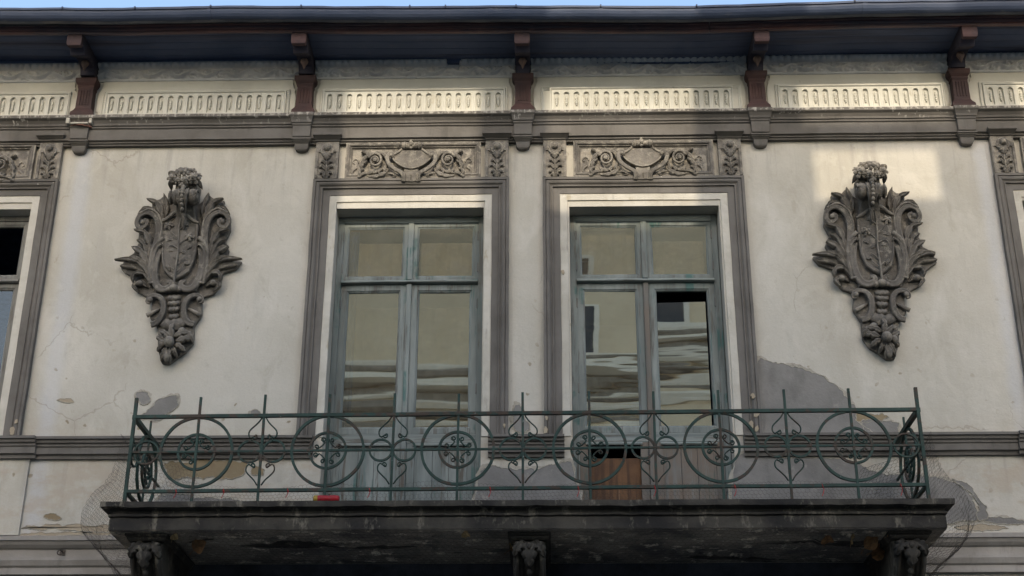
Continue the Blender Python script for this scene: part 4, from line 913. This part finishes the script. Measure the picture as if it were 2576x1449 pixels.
for xcb in (-3.19, .035, 3.20):
    side = [(.0, 4.79), (-.96, 4.79), (-1.0, 4.765), (-1.02, 4.70), (-1.0, 4.62), (-.93, 4.54), (-.82, 4.46), (-.68, 4.36), (-.52, 4.22), (-.40, 4.06), (-.33, 3.9), (-.27, 3.76), (-.18, 3.66), (-.08, 3.62), (0, 3.6)]
    for a, b, nm in ((-.135, -.05, 'corbel_body'), (.05, .135, 'corbel_body')):
        obj(nm, loft([[(xcb + xx, y + sh, z) for y, z in side] for xx, sh in ((a, .012), (a + .02, 0), (b - .02, 0), (b, .012))]), 'corbel', BAL, bevel=.008)
    obj('corbel_core', loft([[(xcb + xx, y + .03, z) for y, z in side] for xx in (-.05, .05)]), 'corbel', BAL)
    for xx in (-.10, .10):
        obj('corbel_reed', sweep(catmull([(xcb + xx, y - .006, z) for y, z in side[2:12]], 3), .02, 6), 'corbel', BAL, smooth=True)
    obj('corbel_cap', join(boxloft([(4.782, .15, 1.03), (4.80, .165, 1.05), (4.81, .165, 1.05), (4.822, .18, 1.075), (4.841, .18, 1.075)], xcb)), 'corbel', BAL, bevel=.005)
    for s_, w_, dz in ((0, .085, -.05), (-1, .055, 0), (1, .055, 0)):
        base_ = [(s_ * .03, 4.775, .99), (s_ * .07, 4.735, 1.05), (s_ * .105, 4.685 + dz, 1.07), (s_ * .125, 4.635 + dz * 1.6, 1.045)]
        obj('corbel_leaf', ribbon([(xcb + p[0], p[1], p[2]) for p in base_], w_, .034, 4, .55, .1, 24, 10, bury=.06), 'corbel', BAL, smooth=True)
    obj('corbel_bud', ell((xcb, -1.07, 4.715), .026, .03, .03), 'corbel', BAL, smooth=True)
    for k in range(5):
        zz, yy = 4.53 - k * .04, -.95 + k * .055
        obj('corbel_bead', ell((xcb, yy, zz), .024, .026, .026), 'corbel', BAL, smooth=True)

# ------------------------------------------------------------------ balcony railing
RL = empty('balcony_railing'); tag(RL, 'green wrought iron railing with rings and scrolls round the balcony', 'railing')
YR = -1.0; ZT, ZM, ZB, Z0 = 5.915, 5.592, 5.24, 5.074
posts = [-3.425, -2.85, -2.282, -1.71, -1.146, -.582, -.018, .556, 1.118, 1.685, 2.258, 2.823, 3.408]
tops = [6.075, 6.08, 6.10, 6.10, 6.106, 6.10, 6.108, 6.114, 6.11, 6.118, 6.122, 6.128, 6.134]
def bar(a, b, r, name, parent=RL, n=2, sq=True):
    P = [Vector(a).lerp(Vector(b), i / n) for i in range(n + 1)]
    P = [P[0]] + [Vector(wob(p, .003, .001)) for p in P[1:-1]] + [P[-1]]
    nrm = Vector((0, -1, 0)) if abs((P[-1] - P[0]).normalized().y) < .9 else Vector((0, 0, 1))
    return obj(name, sweep(P, r, 6, square=sq, normal=nrm), 'iron', parent, bevel=.002)
zr = lambda x: .016 * (x / 3.4)     # the whole railing leans up a hair to the right
def rail_pt(x, y, z): return (x, y, z + zr(x))
for z, r, nm in ((ZT, .016, 'top_rail'), (ZM, .0095, 'middle_rail'), (ZB, .0145, 'bottom_rail')):
    bar(rail_pt(-3.425, YR, z), rail_pt(3.408, YR, z), r, nm, n=24)
    for x in (-3.425, 3.408):
        bar(rail_pt(x, YR, z), rail_pt(x, -.0, z), r * (1.25 if nm == 'top_rail' else 1), nm, n=6)
for i, (x, zt) in enumerate(zip(posts, tops)):
    r = .0145 if i in (0, 12) else .011
    dx = random.uniform(-.004, .004)
    bar((x + dx, YR - .001, zt), (x, YR - .001, Z0), r, 'post', n=6)
for x in (-3.425, 3.408):
    bar((x, -.47, 6.05), (x, -.47, Z0), .009, 'post', n=4)
def ring(cx, cy, cz, r, t, plane='x'):
    P = []
    for k in range(48):
        a = 2 * PI * k / 48; u, v = r * math.cos(a), r * math.sin(a)
        q = (cx + u, cy, cz + v) if plane == 'x' else (cx, cy + u, cz + v)
        P.append(wob(q, .007, .002))
    return sweep(P, t, 6, closed=True, normal=Vector((0, -1, 0)) if plane == 'x' else Vector((1, 0, 0)), square=True)
def to(plane, cx, cy, cz, pts):
    return [((cx + u, cy, cz + v) if plane == 'x' else (cx, cy + u, cz + v)) for u, v in pts]
def curl2(s, start, end):   # bar with a spiral at each end, s = side
    pass
def cscroll(ang):
    """one C bar of the inner rosette: diagonal V leg with a curl at both ends, rotated by ang"""
    leg = []
    c1 = spiral((.036, .098), .006, .022, 4.0, -1.15, 14)
    c2 = spiral((.098, .036), .006, .022, .7, 1.15, 14)
    mid = [(.026, .070), (.040, .052), (.052, .040), (.070, .026)]
    pts = c1 + mid + c2[::-1]
    ca, sa = math.cos(ang), math.sin(ang)
    return [(u * ca - v * sa, u * sa + v * ca) for u, v in pts]
NRM = {'x': Vector((0, -1, 0)), 'y': Vector((1, 0, 0))}
CS = {}
def rosette_iron(cx, cy, cz, plane, skip=()):
    obj('outer_ring', ring(cx, cy, cz, .313, .0118, plane), 'iron', RL)
    obj('inner_ring', ring(cx, cy, cz, .158, .0105, plane), 'iron', RL)
    for k in range(4):
        if k in skip: continue
        pts = cscroll(k * PI / 2)
        P = to(plane, cx, cy, cz, pts)
        obj('scroll', sweep(P, .0066, 5, normal=NRM[plane], flat=1.6), 'iron', RL, smooth=True)
    for k in range(4):
        a = k * PI / 2; obj('collar', ell(to(plane, cx, cy, cz, [(.078 * math.cos(a), .078 * math.sin(a))])[0], .014, .014, .012, 8, 5), 'iron', RL)
def onion(cx, cy, cz, plane):
    for s in (-1, 1):
        obj('small_ring', ring(*to(plane, cx, cy, cz, [(s * .102, 0)])[0], .096, .009, plane), 'iron', RL)
        for v in (-1, 1):
            sp = spiral((.068, .128), .006, .022, 2.6, -1.1, 12)
            pts = sp + [(.100, .118), (.122, .145), (.118, .185), (.085, .222), (.045, .262), (.018, .305)]
            P = catmull([(a, b, 0) for a, b in pts], 2)
            pts = [(s * p.x, v * p.y) for p in P]
            obj('onion_scroll', sweep(to(plane, cx, cy, cz, pts), .0068, 5, normal=NRM[plane], flat=1.5), 'iron', RL, smooth=True)
            obj('collar', ell(to(plane, cx, cy, cz, [(s * .09, v * .1)])[0], .012, .012, .009, 8, 5), 'iron', RL)
    obj('collar', ell((cx, cy, cz), .02, .02, .02, 8, 6), 'iron', RL)
for i, x in enumerate(posts):
    if i in (0, 12): continue
    cz = (ZT + ZB) / 2 + .015 + zr(x)
    if i % 2: rosette_iron(x, YR + .004, cz, 'x', (3,) if i == 1 else ())
    else: onion(x, YR + .004, cz, 'x')
for x in (-3.425, 3.408):
    cz = (ZT + ZB) / 2 + .015 + zr(x)
    rosette_iron(x + .006, -.47, cz, 'y')
    obj('small_ring', ring(x + .006, -.90, cz, .096, .0075, 'y'), 'iron', RL)
    s = 1 if x < 0 else -1
    obj('small_ring', ring(x + s * .14, YR + .004, cz, .105, .0075), 'iron', RL)
    for v in (-1, 1):
        P = catmull([(x + .01, -.93, cz + v * .10), (x, -.97, cz + v * .16), (x, -.965, cz + v * .24), (x, -.99, cz + v * .31)], 4)
        obj('onion_scroll', sweep(P, .005, 5, normal=NRM['y']), 'iron', RL, smooth=True)
    obj('wall_anchor', box(x - .04, x + .04, -.012, .004, ZT - .05 + zr(x), ZT + .05 + zr(x)), 'iron', RL, bevel=.004)

# ------------------------------------------------------------------ loose things
def hexnet(f, U, V_, cell, r=.0011, drop=.0):
    """hexagon wire net over the sheet f(u, v)"""
    E = set(); P = {}
    a = cell / math.sqrt(3); rows = int(V_ / (1.5 * a)); cols = int(U / cell)
    def add(p): k = (round(p[0] / a * 4), round(p[1] / a * 4)); P.setdefault(k, p); return k
    for j in range(rows):
        for i in range(cols):
            cx = (i + .5 * (j % 2)) * cell; cy = j * 1.5 * a
            ks = [add((cx + a * math.sin(t * PI / 3), cy + a * math.cos(t * PI / 3))) for t in range(6)]
            for t in range(3): E.add((ks[t], ks[t + 1]))
            if i == 0 or j == 0 or j == rows - 1:
                for t in range(3, 6): E.add((ks[t], ks[(t + 1) % 6]))
    Vv, Ff = [], []; W3 = {k: Vector(f(*p)) for k, p in P.items()}
    for p, q in sorted(E):
        A, B = W3[p], W3[q]; T = B - A
        if T.length < 1e-5: continue
        if drop and random.random() < drop: continue
        S = T.cross(Vector((.3, .5, .8))).normalized() * r; N = T.cross(S).normalized() * r; o = len(Vv)
        for c in (A, B):
            for k in range(3): Vv.append(c + S * math.cos(k * 2.094) + N * math.sin(k * 2.094))
        for k in range(3): Ff.append((o + k, o + (k + 1) % 3, o + 3 + (k + 1) % 3, o + 3 + k))
    return Vv, Ff
def sidenet(sx):
    path = catmull([Vector(p) for p in ((-3.445, 0, 5.66), (-3.47, 0, 5.45), (-3.52, 0, 5.27), (-3.62, 0, 5.15), (-3.675, 0, 5.05), (-3.70, 0, 4.93), (-3.675, 0, 4.82), (-3.60, 0, 4.72), (-3.48, 0, 4.60), (-3.38, 0, 4.48), (-3.32, 0, 4.36))], 8)
    cum = [0]
    for a, b in zip(path, path[1:]): cum.append(cum[-1] + (b - a).length)
    def f(u, v):
        t = max(0., min(v, cum[-1] - 1e-4)); i = max(k for k in range(len(cum) - 1) if cum[k] <= t); q = path[i].lerp(path[i + 1], (t - cum[i]) / (cum[i + 1] - cum[i]))
        y = -1.22 + u; n = noise.noise_vector(Vector((u * 3, v * 3, sx * 5))) * .03 + noise.noise_vector(Vector((u * 12, v * 12, sx))) * .012
        tight = 1 - .25 * max(0, (u - .6))
        return (sx * -(q.x + n.x) * tight if sx > 0 else (q.x + n.x) * tight, y + n.y, q.z + n.z)
    return hexnet(f, 1.1, cum[-1], .034, .0012)
tag(obj('wire_netting', sidenet(-1), 'wire'), 'rusty chicken wire bulging over the left end of the balcony', 'netting', 'chicken wire on the balcony')
tag(obj('wire_netting', sidenet(1), 'wire'), 'rusty chicken wire bulging over the right end of the balcony', 'netting', 'chicken wire on the balcony')
def frontnet(u, v):
    n = noise.noise_vector(Vector((u * 2.2, v * 4, 2))) * .03
    return (-3.4 + u, -.965 + .02 * math.sin(u * 3) + n.y, 5.082 + v * (1 + .5 * noise.noise(Vector((u * 1.3, 0, 0)))) + n.z * v * 4)
tag(obj('wire_netting', hexnet(frontnet, 6.8, .24, .036, .0009), 'wire'), 'low strip of chicken wire behind the bottom rail of the railing', 'netting', 'chicken wire on the balcony')
def undernet(u, v):
    sag = .10 * math.sin(PI * v / 1.1) * (1 + .5 * noise.noise(Vector((u * .8, v, 0))))
    return (-3.5 + u, -1.13 + v, 4.835 - sag * .7 - .12 * v + .015 * noise.noise(Vector((u * 4, v * 4, 1))))
tag(obj('wire_netting', hexnet(undernet, 7.0, 1.1, .05, .0009), 'wire'), 'slack chicken wire slung under the balcony between the corbels', 'netting', 'chicken wire on the balcony')

def dry_leaf(p, size, rot, mat, label):
    prof = [(0, 0), (.25, .10), (.42, .32), (.40, .55), (.22, .80), (0, 1.0), (-.22, .78), (-.42, .52), (-.40, .30), (-.22, .10)]
    V = [(0, .06, .5)]; n = len(prof)
    for a, b in prof: V.append((a, .18 * math.sin(b * 3 + a * 4) - .25 * abs(a), b))
    F = [(0, i + 1, (i + 1) % n + 1) for i in range(n)]
    V2 = [(x, y + .03, z) for x, y, z in V]; F2 = [tuple(reversed([i + len(V) for i in f])) for f in F]
    st = sweep([(0, .02, 0), (.03, .03, -.2), (.1, .02, -.38)], .018, 4)
    s = join((V + V2, F + F2), st)
    o = obj('dry_leaf', ([tuple(c * size for c in v) for v in s[0]], s[1]), mat)
    o.location = p; o.rotation_euler = rot; tag(o, label, 'leaf', 'dry leaves caught in the netting'); return o
def under_z(x, y): return Vector(undernet(x + 3.5, y + 1.13)).z + .012
for (x, y, sz, rot, m, lb) in (
    (-.50, -1.02, .09, (1.2, .2, .1), 'leafy', 'small pale leaf under the slab left of the middle corbel'),
    (-.13, -.80, .16, (.6, 1.2, .4), 'leaf', 'large curled brown leaf beside the middle corbel'),
    (-.08, -.82, .09, (.4, -.9, .4), 'leafy', 'small tan leaf on the curled brown leaf by the middle corbel'),
    (-2.83, -.85, .15, (.7, 1.1, .2), 'leaf', 'brown leaf in the netting right of the left corbel'),
    (-2.98, -1.0, .08, (1.0, .3, .6), 'leafy', 'small yellow leaf against the left corbel'),
    (2.52, -.90, .13, (1.3, .1, .2), 'leaf', 'upright narrow brown leaf well left of the right corbel'),
    (2.86, -.85, .15, (.5, .8, .3), 'leaf', 'brown leaf lying just left of the right corbel'),
    (2.93, -.78, .17, (.6, 1.3, 1.2), 'leaf', 'big brown leaf touching the foot of the right corbel'),
    (2.74, -.90, .10, (.5, -.6, 1.0), 'leafy', 'pale broken leaf on the pile by the right corbel'),
    (3.02, -1.0, .07, (1.0, .5, 1.0), 'leafy', 'small tan leaf on the face of the right corbel')):
    dry_leaf((x, y, under_z(x, y)), sz, rot, m, lb)
can = empty('drink_can', loc=(-1.665, -1.125, 5.113)); tag(can, 'crushed red drink can with a yellow end lying on the balcony floor', 'can')
R = []
for i in range(17):
    t = i / 16; x = -.10 + .2 * t
    rr = .033 * (.80 if i in (0, 16) else .93 if i in (1, 15) else 1) * (.86 if abs(i - 9) < 1 else 1)
    R.append([(x, rr * math.cos(a) * (1 + .05 * noise.noise(Vector((x * 30, a, 0)))), rr * math.sin(a)) for a in [2 * PI * k / 16 for k in range(16)]])
obj('can_body', loft(R), 'red', can, smooth=True)
obj('can_end', lathe([(.026, -.006), (.028, 0), (.034, .002), (.034, .03), (.032, .032)], (-.113, 0, 0), 14, 'x'), 'gold', can, smooth=True)
for i, (x, s_) in enumerate(((-2.99, 'left of the first large ring'), (-2.58, 'between first large ring and second post'), (-2.03, 'above the red can side of the left door'), (-1.33, 'before the middle of the left door'), (-.30, 'right of the third large ring'), (.45, 'left of the fourth large ring'), (1.10, 'below the middle of the right door'), (1.78, 'right of the fifth large ring'), (2.52, 'right of the last onion motif'), (3.18, 'close to the right corner post'))):
    P = []
    for k in range(15):
        a = k * 1.25; P.append((x + .004 * math.sin(k * 2.2), YR + .002 + .018 * math.sin(a), ZB + zr(x) + .018 * math.cos(a)))
    P += [(x + .01, YR - .02, ZB - .03), (x - .01, YR - .025, ZB - .085)]
    tag(obj('plastic_tie', sweep(catmull(P, 2), .0032, 4), 'tie'), 'red plastic tie on the bottom rail, ' + s_, 'tie', 'red ties holding the netting')
hk = obj('wall_hook', join(sweep(catmull([(-4.22, -.05, 4.94), (-4.22, -.12, 4.945), (-4.24, -.14, 4.92), (-4.22, -.15, 4.895), (-4.19, -.14, 4.91)], 5), .006, 6), box(-4.245, -4.195, -.062, -.05, 4.91, 4.96)), 'wire', H)

# ------------------------------------------------------------------ houses across the street (seen in the panes; they shade this front)
OP = empty('opposite_house'); tag(OP, 'tall beige house across the street, seen only as reflections in the panes', 'building')
YO = -17.0; OZ = 17.9
openings = [(-1.88, -.48, 15.98, 17.46), (.22, 1.72, 15.98, 17.56), (2.82, 4.30, 16.88, 17.60), (2.92, 4.16, 16.10, 16.72), (5.05, 6.6, 16.85, 17.60)]  # invented gaps in the bare top wall, shaped to throw the sun patches
xs = sorted({-6.9, 6.9, *[h[0] for h in openings], *[h[1] for h in openings]}); zs = sorted({0, OZ, *[h[2] for h in openings], *[h[3] for h in openings]})
S = []
for i in range(len(xs) - 1):
    for k in range(len(zs) - 1):
        xm, zm = (xs[i] + xs[i + 1]) / 2, (zs[k] + zs[k + 1]) / 2
        if not any(h[0] < xm < h[1] and h[2] < zm < h[3] for h in openings): S.append(box(xs[i], xs[i + 1], YO - .12, YO, zs[k], zs[k + 1]))
obj('wall', join(*S), 'opp', OP)
obj('rear_block', box(-6.88, 6.88, YO - 9, YO - .5, 0, 14.2), 'opp', OP)
for z, d, m in ((5.2, .12, 'opptrim'), (9.2, .12, 'opptrim'), (11.9, .10, 'opptrim'), (12.12, .06, 'oppdark'), (12.3, .08, 'opptrim'), (12.5, .22, 'oppdark'), (12.75, .14, 'opptrim'), (12.93, .05, 'oppdark'), (13.1, .34, 'opptrim'), (13.3, .06, 'opptrim'), (13.48, .12, 'oppdark'), (13.66, .05, 'opptrim'), (17.6, .2, 'opptrim')):
    obj('band', mould([(YO - .02, z), (YO + d * .6, z), (YO + d, z + .08), (YO + d, z + .14), (YO - .02, z + .16)], -6.9, 6.9, 1), m, OP)
for zf, zh, xw in ((1.2, 2.4, (-5.3, -2.6, 0, 2.6, 5.3)), (6.2, 2.2, (-5.3, -2.6, 0, 2.6, 5.3)), (9.75, 1.5, (-5.4, -1.0, .2, 5.2)), (13.85, .85, (-5.4, -.7, 1.25, 5.0))):
    for x in xw:
        obj('window_surround', framesweep(x - .62, x + .62, zf - .1, zf + zh + .12, [(0, YO - .01), (0, YO + .05), (.12, YO + .05), (.12, YO - .01)], True, .5), 'opptrim', OP)
        obj('window', box(x - .5, x + .5, YO - .005, YO + .012, zf, zf + zh), 'oppglass', OP)
for nm, a, b, lb in (('neighbour_house', -32, -6.95, 'low pale house across the street left of the tall one'), ('neighbour_house', 6.95, 32, 'low pale house across the street right of the tall one')):
    O2 = empty(nm); tag(O2, lb, 'building')
    obj('wall', box(a, b, YO - 9, YO - .2, 0, 7.6), 'opptrim', O2)
    obj('roof', loft([[(x, YO + .2, 7.6), (x, YO - 4.6, 9.4), (x, YO - 9.3, 7.6)] for x in (a, b)]), 'roof', O2)
